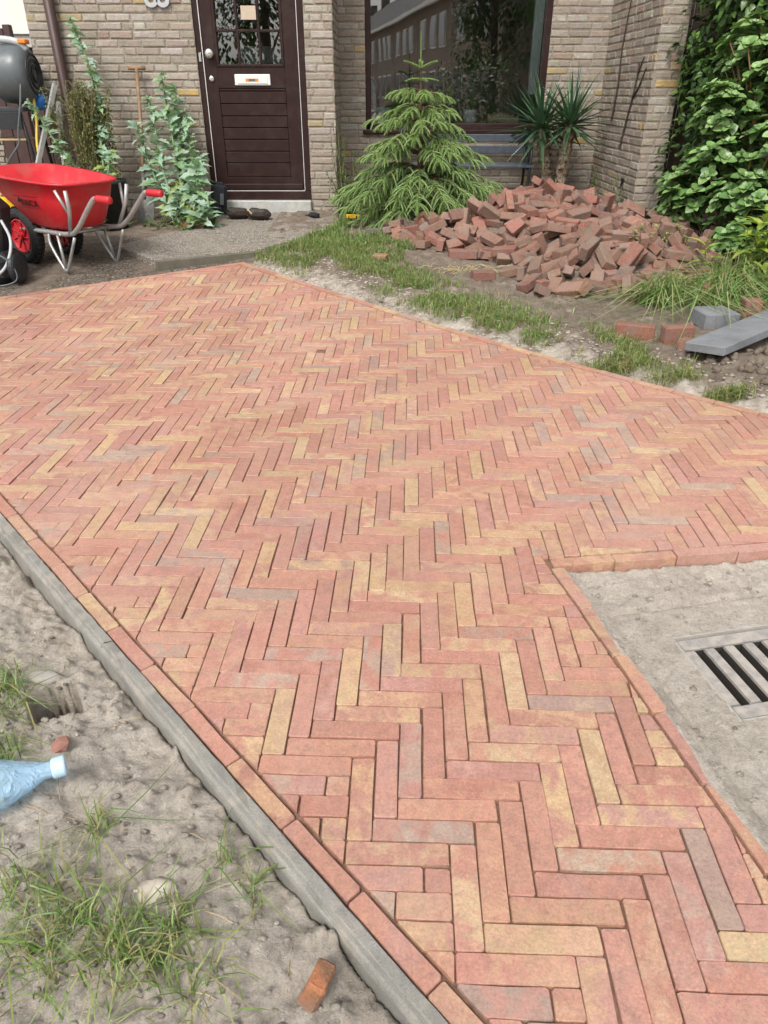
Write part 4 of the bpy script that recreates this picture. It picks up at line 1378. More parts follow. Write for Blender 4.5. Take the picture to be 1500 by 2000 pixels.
MB().tube(crom([(-2.95, 5.3, vz + .42), (-2.84, 5.3, vz + .56), (-2.72, 5.28, vz + .50), (-2.66, 5.26, vz + .30)], 5), .014, 8).build('handle', M['black'], pw, True)
for k in range(6): bx(-2.86 + k * .022, -2.85 + k * .022, 5.062, 5.068, vz + .06, vz + .15, 0).build('vent_slat', M['darkgrey'], pw)

pw.location.x += .07
# spade leaning against the wall
spd = thing('spade', 'old wooden handled spade standing against the house wall', 'spade', (-2.19, 7.05, .20))
MB().tube([(-2.20, 7.49, 1.42), (-2.19, 7.3, .86), (-2.20, 7.14, .44)], [.0155, .0165, .018], 10).build('shaft', M['toolwood'], spd, True)
MB().tube([(-2.275, 7.495, 1.425), (-2.125, 7.495, 1.425)], .017, 10).build('grip', M['toolwood'], spd, True)
MB().tube([(-2.195, 7.2, .60), (-2.20, 7.12, .40)], .022, 10).build('socket', M['steel'], spd, True)
bd = MB(); vs = []
for i in range(7):
    t = i / 6; w_ = .085 * (1 - .12 * t * t) if t < .85 else .085 * (.88 - (t - .85) * .9)
    for j in range(5):
        u_ = (j / 4 - .5) * 2
        vs.append((-2.20 + u_ * w_, 7.125 - .09 * t + .016 * u_ * u_, .42 - .25 * t))
bd.add(vs, [(i*5+j, i*5+j+1, (i+1)*5+j+1, (i+1)*5+j) for i in range(6) for j in range(4)])
bd.add([(x, y + .004, z) for x, y, z in vs], [(i*5+j, (i+1)*5+j, (i+1)*5+j+1, i*5+j+1) for i in range(6) for j in range(4)])
bd.build('blade', M['steel'], spd)

# bucket, knee pads, tool belt, shoes and small tools by the door
pot = thing('plant_tub', 'tall black plastic tub behind the wheelbarrow handle', 'tub', (-2.40, 6.75, .2))
MB().lathe([(.001, .19), (.135, .19), (.165, .56), (.178, .565), (.178, .59), (.16, .59), (.150, .5), (.001, .5)], (-2.40, 6.75, 0), 28).build('tub_wall', M['black'], pot, True)
kb = MB(); kb.box((-1.565, 7.36, .36), (.15, .09, .28), Euler((-.12, .12, .2)), .03)
kb_t = thing('tool_bag', 'upright black cloth tool bag beside the doorstep', 'bag', (-1.56, 7.34, .23))
kb.build('body', M['blackcloth'], kb_t)
MB().box((-1.575, 7.385, .50), (.13, .07, .03), Euler((-.12, .12, .2)), .012).build('flap', M['blackcloth'], kb_t)
MB().box((-1.525, 7.305, .37), (.035, .008, .1), Euler((-.12, .12, .2)), .002).build('label_patch', M['darkgrey'], kb_t)
for i, (x, y, rz, lab) in enumerate(((-1.355, 7.13, .35, 'left brown leather tool pouch lying on the path'), (-1.15, 7.08, -.1, 'right brown leather tool pouch lying on the path'))):
    z0 = ptop(x, y)
    t_ = thing('tool_pouch', lab, 'tool pouch', (x, y, z0), rz, 'tool belt pouches before the door')
    MB().box((0, 0, .042), (.21, .13, .085), Euler((0, .1, 0)), .03).build('body', M['leather'], t_, world=False)
    MB().box((.02, -.066, .05), (.10, .02, .05), None, .008).build('pocket', M['leather'], t_, world=False)
    MB().box((.03, -.02, .088), (.04, .02, .008), Euler((0, .1, 0)), .002).build('buckle', M['chrome'], t_, world=False)
    MB().tube(crom([(-.11, .0, .03), (-.09, -.05, .08), (-.05, -.07, .05)], 4), .006, 6).build('strap', M['wood'] if i else M['leather'], t_, world=False)
gl = MB(); gl.rock((-.66, 7.16, ptop(-.66, 7.16) + .018), .06, 3, (1.1, .6, .4), 2)
tag(gl.build('work_glove', M['blackcloth'], None, True), 'crumpled dark work glove on the path by the grass', 'glove')
lv = thing('spirit_level', 'small yellow spirit level lying in the grass by the spruce', 'level', (-.265, 6.93, gz(-.265, 6.93) + .03), -.22)
MB().box((0, 0, .012), (.16, .022, .034), None, .004).build('body', M['yellow'], lv, world=False)
MB().box((.02, -.001, .012), (.012, .026, .036), None, .001).build('vial', M['black'], lv, world=False)
# ------------------------------------------------------------------ heap of old bricks
OB = [(.235, .115, .088), (.26, .13, .10), (.21, .105, .085), (.29, .15, .115), (.20, .12, .10), (.25, .15, .12), (.30, .14, .095), (.23, .15, .125)]
DIRT = [(.23, .175, .14), (.27, .21, .165), (.19, .14, .11)]
def brick_mesh(name, size=(.2, .1, .062)):
    mb = MB()
    mb.col = jit(random.choice(OB), .15); mb.col2 = jit(random.choice(DIRT + OB), .12)
    mb.box((0, 0, 0), size, None, .004)
    mb.v = [(x + random.uniform(-.0025, .0025), y + random.uniform(-.0025, .0025), z + random.uniform(-.002, .002)) for x, y, z in mb.v]
    return mb.mesh(name, M['oldbrick'])
SZB = [(.185, .09, .055), (.185, .09, .055), (.19, .088, .057), (.18, .088, .053), (.125, .09, .055), (.09, .088, .055)]
OB_ALL = OB
OB = [(.29, .135, .10), (.32, .15, .11), (.27, .125, .095), (.31, .165, .125)]; DIRT_ALL = DIRT; DIRT = OB + DIRT[:1]
clean_b = [brick_mesh('brick', random.choice(SZB)) for _ in range(26)]
OB = [(.235, .125, .09), (.26, .145, .105), (.21, .11, .082), (.27, .16, .12), (.24, .125, .088)]; DIRT = DIRT_ALL + OB
muddy_b = [brick_mesh('brick', random.choice(SZB)) for _ in range(30)]
OB = OB_ALL
placed = []
def try_place(n, mind, layer):
    c = 0; tries = 0
    while c < n and tries < 60000:
        tries += 1
        x = random.uniform(-.2, 2.65); y = random.uniform(4.75, 7.7)
        if not poly_in(PILE, x, y): continue
        if layer and (y < 5.0 or random.random() < .2): continue
        if any((x - a) ** 2 + (y - b) ** 2 < mind ** 2 for a, b, l in placed if l == layer): continue
        placed.append((x, y, layer)); c += 1
try_place(300, .081, 0)
try_place(105, .115, 1)
bl_name = 'old reddish brown brick lying loose in the big heap by the spruce'
placed.sort(key=lambda t: t[1] - 1.2 * t[2])
core = MB()
for ib, (x, y, l) in enumerate(placed):
    m = float(mound(np.array(x), np.array(y)))
    e_ = .05
    sx_ = (float(mound(np.array(x + e_), np.array(y))) - m) / e_; sy_ = (float(mound(np.array(x), np.array(y + e_))) - m) / e_
    nrm = Vector((-sx_ * .9, -sy_ * .9, 1)).normalized()
    q = nrm.to_track_quat('Z', 'Y')
    r = random.random()
    yaw = random.uniform(0, 6.28)
    tilt = Euler((random.gauss(0, .38), random.gauss(0, .34), yaw))
    if r > .72: tilt = Euler((math.pi / 2 + random.gauss(0, .3), random.gauss(0, .3), yaw))
    if r > .93: tilt = Euler((random.gauss(0, .3), math.pi / 2 + random.gauss(0, .4), yaw))
    bme = random.choice(clean_b if random.random() < (y - 5.5) / 1.3 else muddy_b)
    rot_ = q.to_matrix() @ tilt.to_matrix()
    if ib >= 300:
        core.col = jit(random.choice(OB), .12); core.col2 = jit(random.choice(OB + DIRT), .12)
        off = Vector((x, y, gz(x, y) + .03 + l * .058))
        core.add([rot_ @ v.co + off for v in bme.vertices], [tuple(f.vertices) for f in bme.polygons])
        continue
    o = bpy.data.objects.new('brick', bme)
    COL.objects.link(o)
    o.location = (x, y, gz(x, y) + .032 + l * .060 + (.02 if r > .72 else 0))
    o.rotation_euler = (q.to_matrix() @ tilt.to_matrix()).to_euler()
    tag(o, bl_name, 'brick', 'old bricks in the heap')
if core.v: tag(core.build('brick_heap', M['oldbrick']), 'rest of the old bricks at the back of the heap', 'bricks', kind='stuff')

def loose(x, y, rz, label, size=(.2, .1, .062), dz=.0, rx=0., ry=0., mat='oldbrick', cols=None, name='brick', cat='brick'):
    mb = MB()
    if cols: mb.col, mb.col2 = cols
    else: mb.col = jit(random.choice(OB[:4]), .1); mb.col2 = jit(random.choice(OB), .1)
    mb.box((0, 0, 0), size, None, .004)
    mb.v = [(a + random.uniform(-.0015, .0015), b + random.uniform(-.0015, .0015), c + random.uniform(-.0015, .0015)) for a, b, c in mb.v]
    o = mb.build(name, M[mat])
    o.location = (x, y, gz(x, y) + size[2] / 2 - .004 + dz)
    o.rotation_euler = (rx, ry, rz)
    return tag(o, label, cat)
REDB = ((.27, .125, .085), (.24, .11, .08))
loose(1.42, 4.02, -.35, 'whole brown red brick lying on edge left of two others by the grass', (.215, .065, .09), cols=REDB)
loose(1.63, 3.94, .12, 'red brick standing on edge between a long brick and a half brick', (.17, .065, .10), cols=REDB)
loose(1.655, 3.84, .95, 'half brick at the corner of the grey paving slab', (.10, .075, .065), ry=.12, cols=REDB)
loose(2.22, 4.30, .1, 'lower brick of the small stack behind the grey slab', (.19, .1, .062), cols=REDB)
loose(2.20, 4.33, -.1, 'upper half brick on the small stack behind the grey slab', (.10, .09, .065), dz=.06, cols=REDB)
loose(2.06, 4.62, .9, 'brick on end peeping from the long grass', (.065, .1, .13), cols=REDB)
loose(.695, 5.17, .1, 'dark brick alone on the bare soil before the heap', (.16, .09, .062))
loose(1.05, 4.86, .6, 'small upright brick piece left of the heap foot', (.075, .06, .085))
loose(.60, 5.72, .05, 'left of two bricks lying end to end before the heap', (.21, .1, .062))
loose(.83, 5.75, .03, 'right of two bricks lying end to end before the heap', (.21, .1, .062))
loose(-.03, 5.63, -.3, 'pale brown half brick alone in the grass strip', (.11, .09, .055), cols=((.36, .21, .13), (.30, .17, .11)))
loose(.10, 6.52, -.5, 'brick leaning at the left end beside the narrow stone strip', (.2, .1, .062), dz=.02, rx=.3)
loose(-1.67, 6.66, .06, 'clean red brick edging the weeds beside the path', (.2, .06, .075), cols=((.36, .16, .09), (.33, .14, .08)))
loose(1.95, 4.24, .1, 'small dark grey paving block behind the loose bricks', (.21, .20, .085), mat='slabgrey', name='paving_block', cat='paving block')
o = loose(2.0, 3.90, .68, 'long grey paving slab lying tilted on the soil at right', (.90, .22, .046), dz=.045, rx=-.10, ry=-.03, mat='slabgrey', name='paving_slab', cat='slab')
o = loose(.10, 6.38, .06, 'narrow mossy stone strip lying in the grass below the spruce', (.50, .07, .06), mat='mossy', name='stone_strip', cat='stone')
# nearer left
o = loose(-.108, .612, 1.2, 'broken orange red brick stump stuck in the sand near the bottom edge', (.052, .032, .062), dz=.0, rx=.3, ry=.15, cols=((.42, .17, .08), (.23, .12, .07)))
mb = MB(); mb.rock((-.70, 1.088, gz(-.70, 1.088) + .004), .022, 5, (.8, 1.15, .45), 1)
mb.v = [(a + random.uniform(-.002, .002), b + random.uniform(-.002, .002), c) for a, b, c in mb.v]
tag(mb.build('stone', M['stonered']), 'reddish brown oval stone just above the plastic bottle', 'stone')
mb = MB(); mb.rock((-.415, .775, gz(-.415, .775) + .004), .030, 8, (1.1, .9, .5), 2)
tag(mb.build('stone', M['stonepale'], None, True), 'pale round stone beside the grass tuft bottom left', 'stone')
mb = MB(); mb.rock((-.865, 1.355, gz(-.87, 1.36) + .004), .034, 12, (1.2, .7, .45), 2)
tag(mb.build('stone', M['collar'], None, True), 'grey stone at the upper rim of the square hole', 'stone')
# crumbs of soil, pebbles and clods
cl = MB(); pb = MB()
CR = []
for k in range(4200):
    r = random.random()
    if r < .55: x, y = random.uniform(-1.6, .15), random.uniform(.4, 2.2); ok = d1(x, y) < -.08 and d1(x, y) > -1.0
    elif r < .7: x, y = random.uniform(.55, 1.5), random.uniform(.8, 1.85); ok = notch(x, y) > .03 and not (abs(gr_uv(x, y)[0]) < .2 and abs(gr_uv(x, y)[1]) < .19)
    else:
        t = random.uniform(0, 3.9); h = random.uniform(.02, .5); x, y = R0[0] + RD[0]*t + .69*h, R0[1] + RD[1]*t + .7237*h; ok = True
    if not ok: continue
    s_ = random.choice([.0035, .004, .005, .006, .008]) * (1.5 if r >= .7 else 1) * random.uniform(.7, 1.2)
    CR.append((x, y, s_, k))
CA = np.array(CR); CZ = GZ(CA[:, 0], CA[:, 1])
for (x, y, s_, k), z in zip(CR, CZ):
    tgt = cl if random.random() < .93 else pb
    tgt.col = (random.choice([.0, .0, .1, .3, .5]), 0, 0)
    tgt.rock((x, y, float(z) + s_ * .25), s_ * (1 if tgt is cl else .6), k, (1.2, .9, .5), 0 if s_ < .0055 else 1)
for k in range(150):
    x = random.gauss(2.05, .22); y = random.gauss(3.52, .12)
    cl.col = (.95, 0, 0); cl.rock((x, y, gz(x, y) + .006), random.uniform(.008, .03), k, (1, 1, .8), 1)
rbm = MB()
for k in range(650):
    x, y = random.uniform(-.2, 2.6), random.uniform(4.7, 7.5)
    if not poly_in(PILE, x, y): continue
    rbm.col = jit(random.choice(OB), .15); rbm.col2 = jit(random.choice(DIRT), .1)
    s_ = random.uniform(.008, .026); rbm.rock((x, y, gz(x, y) + s_ * .4), s_, k, (1.2, .9, .7), 1)
tag(rbm.build('brick_rubble', M['oldbrick']), 'small brick chips between the bricks of the heap', 'rubble', kind='stuff')
tag(cl.build('soil_crumbs', M['soil'], None, True), 'loose crumbs and clods of sandy soil beside the paving', 'soil', kind='stuff')
tag(pb.build('pebbles', M['stonepale'], None, True), 'tiny pale pebbles scattered in the sand', 'pebbles', kind='stuff')

# ------------------------------------------------------------------ plastic bottle
M['petcap'] = plain('pale_blue_cap', (.50, .68, .82), .4, .05)
bot = thing('plastic_bottle', 'empty light blue plastic bottle lying on the sand', 'bottle', (-.665, .99, gz(-.70, .98) + .048), math.radians(203))
bot.scale = (1.42, 1.42, 1.42)
RB = Matrix.Rotation(math.pi / 2, 3, 'Y')
prb = [(.0125, .0), (.0125, .012), (.0145, .018), (.022, .035), (.035, .062), (.042, .082), (.0435, .09), (.041, .097), (.043, .105), (.0425, .125), (.0405, .131), (.043, .137), (.0425, .158), (.040, .164), (.043, .170), (.042, .20), (.040, .206), (.043, .212), (.0425, .245), (.036, .256), (.001, .25)]
mb = MB(); mb.lathe(prb, (0, 0, 0), 28, RB)
mb.v = [(x + .002 * math.sin(y * 90 + x * 60), y * (1 + .05 * math.sin(x * 45)), z * (.86 + .10 * math.cos(x * 38 + 1))) for x, y, z in mb.v]
mb.build('body', M['pet'], bot, True, world=False)
mb = MB(); mb.lathe([(.001, -.014), (.0135, -.014), (.0148, -.012), (.0148, .002), (.0135, .004), (.0125, .004)], (0, 0, 0), 24, RB)
mb.build('cap', M['petcap'], bot, False, world=False)

# ------------------------------------------------------------------ grass
def blades(mb, pts, hmin, hmax, cols, lean=.5, w=.0035, dirv=None):
    for x, y, z in pts:
        h = random.uniform(hmin, hmax)
        an = random.uniform(0, 6.283)
        ln = abs(random.gauss(0, lean))
        d = Vector((math.cos(an), math.sin(an), 0))
        if dirv: d = (d + Vector(dirv)).normalized()
        sd = Vector((-d.y, d.x, 0)) * w * random.uniform(.6, 1.3) * .5
        p0 = Vector((x, y, z - .004))
        p1 = p0 + Vector((0, 0, h * .5)) + d * h * ln * .22
        p2 = p0 + Vector((0, 0, h * .85 * max(.3, 1 - .28 * ln))) + d * h * ln * .65
        p3 = p0 + Vector((0, 0, h * max(.15, 1 - .5 * ln))) + d * h * ln * 1.1
        mb.col = jit(random.choice(cols if random.random() > .12 else GD), .22)
        mb.add([p0 - sd, p0 + sd, p1 + sd, p1 - sd, p2 + sd * .7, p2 - sd * .7, p3], [(0, 1, 2, 3), (3, 2, 4, 5), (5, 4, 6)])
GC = [(.15, .225, .055), (.19, .265, .075), (.22, .29, .09), (.13, .19, .045), (.26, .31, .11)]
GD = [(.33, .31, .14), (.41, .36, .20), (.24, .25, .09)]
GL = [(.16, .28, .075), (.21, .33, .10), (.26, .37, .13), (.14, .24, .06), (.31, .40, .17)]
def zpts(lst):
    a = np.array(lst)
    z = GZ(a[:, 0], a[:, 1])
    return [(p[0], p[1], q) for p, q in zip(lst, z)]
def tuft_pts(cx_, cy_, sx_, sy_, n): return [(random.gauss(cx_, sx_), random.gauss(cy_, sy_)) for _ in range(n)]
# strip of turf between the sand and the heap
def fstrip(x, y):
    h = -d2(x, y); t = (x - R0[0]) * RD[0] + (y - R0[1]) * RD[1]
    cen = np.where(t < .8, .55, .36 + .10 * np.sin(t * 2.1)); wid = np.where(t < .8, .36, .20)
    f = np.exp(-((h - cen) / wid) ** 2) * sstep((fbm(x * 4.5, y * 4.5, 33, 3) - .28) / .16)
    return np.where((poly_d(PATH, x, y) > -.03) | (h < .10) | (t < -.2) | (t > 3.3), 0, f)
lst = sample(16000, -1.0, 2.4, 3.1, 6.6, fstrip)
mb = MB(); blades(mb, zpts(lst), .02, .075, GC + GL + GD, 1.0, .0038)
tag(mb.build('lawn_strip', M['grass']), 'short patchy turf strip between the driveway and the heap', 'grass', kind='stuff')
# turf by the spruce and the path
lst = sample(6200, -.62, .25, 5.9, 7.45, lambda x, y: np.where((poly_d(PATH, x, y) > -.02) | (poly_d(PILE, x, y) > -.04), 0., fbm(x * 4, y * 4, 41, 3) > .34))
mb = MB(); blades(mb, zpts(lst), .025, .085, GC + GL, .7, .0045)
tag(mb.build('lawn_patch', M['grass']), 'green lawn patch between the path and the spruce', 'grass', kind='stuff')
# long flattened grass at the right
lst = sample(3600, 1.15, 3.1, 4.0, 5.6, lambda x, y: np.where((y < 4.74 - .34 * (x - 1.3)) | (y > 4.42 + .62 * (x - 1.25)), 0., sstep((fbm(x * 3, y * 3, 55, 3) - .3) / .2)))
mb = MB(); blades(mb, zpts(lst), .10, .32, GL + [(.36, .42, .18), (.40, .42, .22)], 1.7, .0068, (-.45, -.35, 0))
tag(mb.build('long_grass', M['grass']), 'long pale green grass flopping over bricks at right', 'grass', kind='stuff')
# small tussocks in the sand at right
for (x, y, s_, n_, lab) in ((1.22, 3.60, .09, 700, 'low grass tussock below the long loose brick'), (1.62, 3.21, .05, 420, 'small grass tussock nearest the driveway at right'), (1.45, 3.42, .06, 260, 'thin grass tussock before the grey slab corner')):
    lst = tuft_pts(x, y, s_, s_ * .45, n_)
    mb = MB(); blades(mb, zpts(lst), .03, .085, GC + GD, .8, .004)
    tag(mb.build('grass_tussock', M['grass']), lab, 'grass', 'tussocks in the sand strip', kind='stuff')
# bottom left
for (cl_, lab) in ((((-.63, .76, .04, .03, 110), (-.52, .70, .06, .03, 150), (-.42, .64, .045, .03, 150), (-.36, .70, .025, .025, 80), (-.58, .64, .05, .03, 90), (-.30, .60, .03, .02, 50)), 'grass patch in the sand at the bottom left corner'),
                   (((-.93, 1.26, .03, .03, 90), (-.87, 1.23, .015, .03, 40), (-.95, 1.34, .03, .03, 40)), 'grass tuft on the left rim of the square hole'),
                   (((-.84, 1.08, .03, .025, 90), (-.80, 1.04, .02, .02, 40)), 'thin grass tuft above the plastic bottle'),
                   (((-.24, .80, .012, .02, 50), (-.30, .845, .015, .015, 30), (-.56, .90, .014, .012, 40)), 'sparse grass sprigs in the sand beside the kerb')):
    lst = []
    for a_ in cl_: lst += tuft_pts(*a_)
    lst = [q for q in lst if d1(*q) < -.085]
    mb = MB(); blades(mb, zpts(lst), .03, .075, GC + GL + GD, 1.3, .0026)
    tag(mb.build('grass_tuft', M['grass']), lab, 'grass', kind='stuff')
# straw: dry stalks
st = MB()
for k in range(60):
    x, y = random.uniform(-1.0, -.1), random.uniform(.5, 1.4)
    if d1(x, y) > -.1: continue
    an = random.uniform(0, 3.14); L = random.uniform(.02, .08)
    z = gz(x, y) + .004
    st.col = jit((.42, .34, .19), .2); st.tube([(x, y, z), (x + L*.5*math.cos(an), y + L*.5*math.sin(an), z + .006), (x + L*math.cos(an), y + L*math.sin(an), z)], .0009, 4)
for k in range(70):
    x, y = random.gauss(.62, .16), random.gauss(5.35, .06)
    an = random.uniform(0, 3.14); L = random.uniform(.05, .14); z = gz(x, y) + .006
    st.col = jit((.46, .38, .19), .2); st.tube([(x, y, z), (x + L*.5*math.cos(an), y + L*.5*math.sin(an), z + .012), (x + L*math.cos(an), y + L*math.sin(an), z)], .0018, 4)
tag(st.build('straw', M['stem']), 'dry straw stalks scattered on the soil', 'straw', kind='stuff')

# ------------------------------------------------------------------ spruce
sxp, syp = .31, 7.0
szp = gz(sxp, syp)
spr = thing('spruce_tree', 'young spruce with drooping bright green shoots beside the brick heap', 'tree', (sxp, syp, szp))
tk = MB(); tk.col = (.16, .095, .055); tk.col2 = (.11, .07, .045)
H_ = 1.44
tk.tube([(sxp, syp, szp - .05), (sxp + .01, syp, szp + .5), (sxp, syp, szp + 1.0), (sxp - .003, syp, szp + H_ - .2)], [.035, .026, .013, .005], 8)
tk.build('trunk', M['bark'], spr)
NEW = [(.31, .44, .15), (.36, .50, .19), (.28, .41, .135)]
OLD = [(.12, .21, .08), (.15, .25, .09)]
def shoot(mb, p, d, L, col, droop=.6, nn=17, nl=.022):
    p = Vector(p); d = Vector(d).normalized()
    pts = []
    q = p.copy(); dd = d.copy(); seg = 6
    for i in range(seg + 1):
        pts.append(q.copy())
        q = q + dd * (L / seg)
        dd = (dd + Vector((0, 0, -droop / seg))).normalized()
    mb.col = col
    mb.col = tuple(v * .7 for v in col)
    mb.tube(pts, [.005, .006, .006, .006, .0055, .005, .003], 4, False)
    for i in range(nn):
        t = (i + .5) / nn
        k = min(int(t * seg), seg - 1); f = t * seg - k
        a = pts[k].lerp(pts[k+1], f); ax = (pts[k+1] - pts[k]).normalized()
        s1 = ax.orthogonal().normalized(); s2 = ax.cross(s1)
        for j in range(6):
            th = j * 1.0472 + i * 1.9 + random.uniform(-.3, .3)
            o_ = s1 * math.cos(th) + s2 * math.sin(th)
            tip = a + (o_ * .75 + ax * .75) * nl * random.uniform(.8, 1.15) * (1 - .3 * t)
            w_ = ax.cross(o_) * .0021
            mb.col = jit(col, .28)
            mb.add([a - w_, a + w_, tip], [(0, 1, 2)])
def branch(z0, az, R, rise, n_sh, shl, new):
    mb = MB()
    dirh = Vector((math.cos(az), math.sin(az), 0)); side = Vector((-math.sin(az), math.cos(az), 0))
    pts = []
    for i in range(7):
        t = i / 6
        pts.append(Vector((sxp, syp, szp + z0)) + dirh * R * t + Vector((0, 0, rise * math.sin(t * 2.2) * R * .5 - .16 * R * t * t)))
    mb.col = (.14, .09, .05)
    mb.tube(pts, [.009, .008, .007, .006, .005, .004, .003], 5)
    for k in range(n_sh):
        t = .22 + .78 * (k + .5) / n_sh
        i = min(int(t * 6), 5); a = pts[i].lerp(pts[i+1], t * 6 - i)
        sg = 1 if k % 2 else -1
        d = dirh * random.uniform(.35, .8) + side * sg * random.uniform(.5, 1.0) + Vector((0, 0, random.uniform(-.35, .1)))
        c = random.choice(NEW if (random.random() < new) else OLD)
        shoot(mb, a, d, shl * random.uniform(.75, 1.2), c, random.uniform(.9, 1.7))
        if random.random() < .75:
            shoot(mb, a, dirh + side * random.uniform(-.5, .5) + Vector((0, 0, -.25)), shl * random.uniform(.7, 1.0), random.choice(NEW if random.random() < new else OLD), random.uniform(.9, 1.6))
    shoot(mb, pts[-1], dirh, shl, random.choice(NEW), 1.1)
    for sg in (-1, 1): shoot(mb, pts[-1], dirh + side * sg * .75, shl * .95, random.choice(NEW), 1.2)
    mb.build('branch', M['needle'], spr)
TIERS = [(.08, 14, .56, .26, 13, .16, .8), (.15, 15, .64, .32, 14, .16, .9), (.24, 15, .68, .34, 14, .165, .95), (.33, 14, .64, .30, 13, .16, .85), (.43, 11, .50, .3, 10, .14, .45), (.56, 12, .48, .35, 12, .15, .9), (.66, 9, .40, .35, 9, .14, .95), (.79, 9, .34, .35, 8, .13, .95), (.89, 7, .25, .4, 7, .12, .95), (1.0, 7, .21, .4, 5, .11, 1.)]
for i, (z0, nb_, R_, rise, nsh, shl, new) in enumerate(TIERS):
    ph = random.uniform(0, 6.28)
    for k in range(nb_):
        az = ph + 2 * math.pi * k / nb_ + random.gauss(0, .12)
        rr_ = R_ * random.uniform(.82, 1.14)
        if i < 3 and math.cos(az) > .3: rr_ *= 1.08
        branch(z0 + random.uniform(-.03, .03), az, rr_, rise * random.uniform(.7, 1.3), nsh, shl, new)
lead = MB()
for k in range(6):
    az = k * 1.047 + .4
    shoot(lead, (sxp - .003, syp, szp + H_ - .25), (math.cos(az), math.sin(az), .45), .16, random.choice(NEW), .25)
for k in range(5):
    az = k * 1.2566
    shoot(lead, (sxp - .003, syp, szp + H_ - .33), (math.cos(az), math.sin(az), .15), .15, random.choice(NEW), .5)
shoot(lead, (sxp - .003, syp, szp + H_ - .26), (-.02, 0, 1), .27, NEW[2], .0, 24, .013)
lead.build('leader', M['needle'], spr)

# ------------------------------------------------------------------ yuccas
def yucca(px_, py_, pts, lab, nblade, seed):
    R = random.Random(seed)
    z0 = gz(px_, py_)
    t = thing('yucca', lab, 'yucca', (px_, py_, z0), 0, 'yuccas beside the window')
    tr = MB(); tr.col = (.19, .125, .075); tr.col2 = (.38, .32, .25)
    P_ = crom([Vector(p) for p in pts], 7)
    tr.tube(P_, [.058 * (1 + .10 * math.sin(i * 2.4)) for i in range(len(P_))], 14)
    for k in range(170):
        i = R.randrange(1, len(P_)); a = P_[i]; an = R.uniform(0, 6.28)
        tr.col = jit(R.choice([(.22, .14, .08), (.40, .34, .27), (.12, .08, .05), (.30, .2, .12)]), .15); tr.col2 = tr.col
        tr.leaf(a + Vector((math.cos(an) * .055, math.sin(an) * .055, 0)), (math.cos(an) * .5, math.sin(an) * .5, R.uniform(.5, 1)), (math.cos(an), math.sin(an), 0), .04, .03, -.2, .2, 2)
    tr.build('trunk', M['bark'], t)
    vm = []
    for c in ((.045, .10, .05), (.06, .125, .06), (.075, .145, .065), (.05, .11, .065)):
        for L in (.46, .55):
            mb = MB(); mb.col = c
            mb.leaf((0, 0, 0), (1, 0, 0), (0, 0, 1), L, .034, .10, .55, 5, .55)
            vm.append(mb.mesh('leaf_blade', M['leafglossy'], True))
    top = P_[-1]
    for k in range(nblade):
        el = math.radians(82 - 112 * ((k + .5) / nblade) ** .9) + R.uniform(-.1, .1)
        az = k * 2.399 + R.uniform(-.2, .2)
        d = Vector((math.cos(az) * math.cos(el), math.sin(az) * math.cos(el), math.sin(el)))
        up = Vector((0, 0, 1)) if abs(d.z) < .97 else Vector((1, 0, 0))
        y_ = up.cross(d).normalized(); z_ = d.cross(y_)
        o = bpy.data.objects.new('leaf_blade', R.choice(vm)); COL.objects.link(o)
        o.parent = t; o.matrix_parent_inverse = wm(t).inverted()
        sc = R.uniform(.8, 1.12)
        o.matrix_basis = Matrix.Translation(top + Vector((0, 0, R.uniform(-.05, .04)))) @ Matrix((d, y_, z_)).transposed().to_4x4() @ Matrix.Scale(sc, 4)
yucca(1.80, 7.98, [(1.80, 7.98, .15), (1.79, 7.98, .5), (1.82, 7.97, .96)], 'right hand yucca with straight trunk beside the side wall', 84, 5)
yucca(1.72, 8.05, [(1.72, 8.08, .15), (1.66, 8.08, .5), (1.565, 8.06, .93)], 'left hand yucca with slanting trunk in front of the bench end', 76, 9)

# ------------------------------------------------------------------ broad-leaved shrub on the right
HYD = [(.19, .32, .10), (.235, .37, .13), (.29, .42, .18), (.14, .25, .075), (.11, .20, .065)]
hyd = thing('broadleaf_shrub', 'big light green broad leaved shrub at the right edge', 'shrub', (2.75, 5.95, gz(2.75, 5.95)))
leafv = []
for c in HYD:
    for L, Wd in ((.082, .064), (.066, .054)):
        mb = MB(); mb.col = jit(c, .08)
        mb.leaf((0, 0, 0), (1, 0, 0), (0, 0, 1), L, Wd, .16, .26, 6, .85, 0, .55)
        leafv.append(mb.mesh('leaf', M['leafglossy'], True))
LOBES = [((2.52, 6.0, 1.12), (.22, .24, .20)), ((2.78, 5.9, 1.28), (.24, .26, .20)), ((3.05, 5.95, 1.42), (.30, .3, .24)), ((2.50, 5.92, .82), (.20, .22, .17)), ((2.82, 5.72, .92), (.26, .26, .22)), ((3.15, 5.7, 1.02), (.28, .28, .26)), ((2.34, 5.98, .58), (.19, .2, .16)), ((2.62, 5.70, .58), (.22, .22, .18)), ((2.95, 5.55, .58), (.26, .24, .22)), ((2.33, 6.08, .36), (.18, .2, .13)), ((2.62, 5.62, .33), (.24, .22, .14)), ((3.25, 5.5, .7), (.3, .28, .3)), ((2.95, 5.45, .32), (.25, .22, .16)), ((2.7, 6.15, 1.5), (.24, .22, .2))]
clusters = []
tries = 0
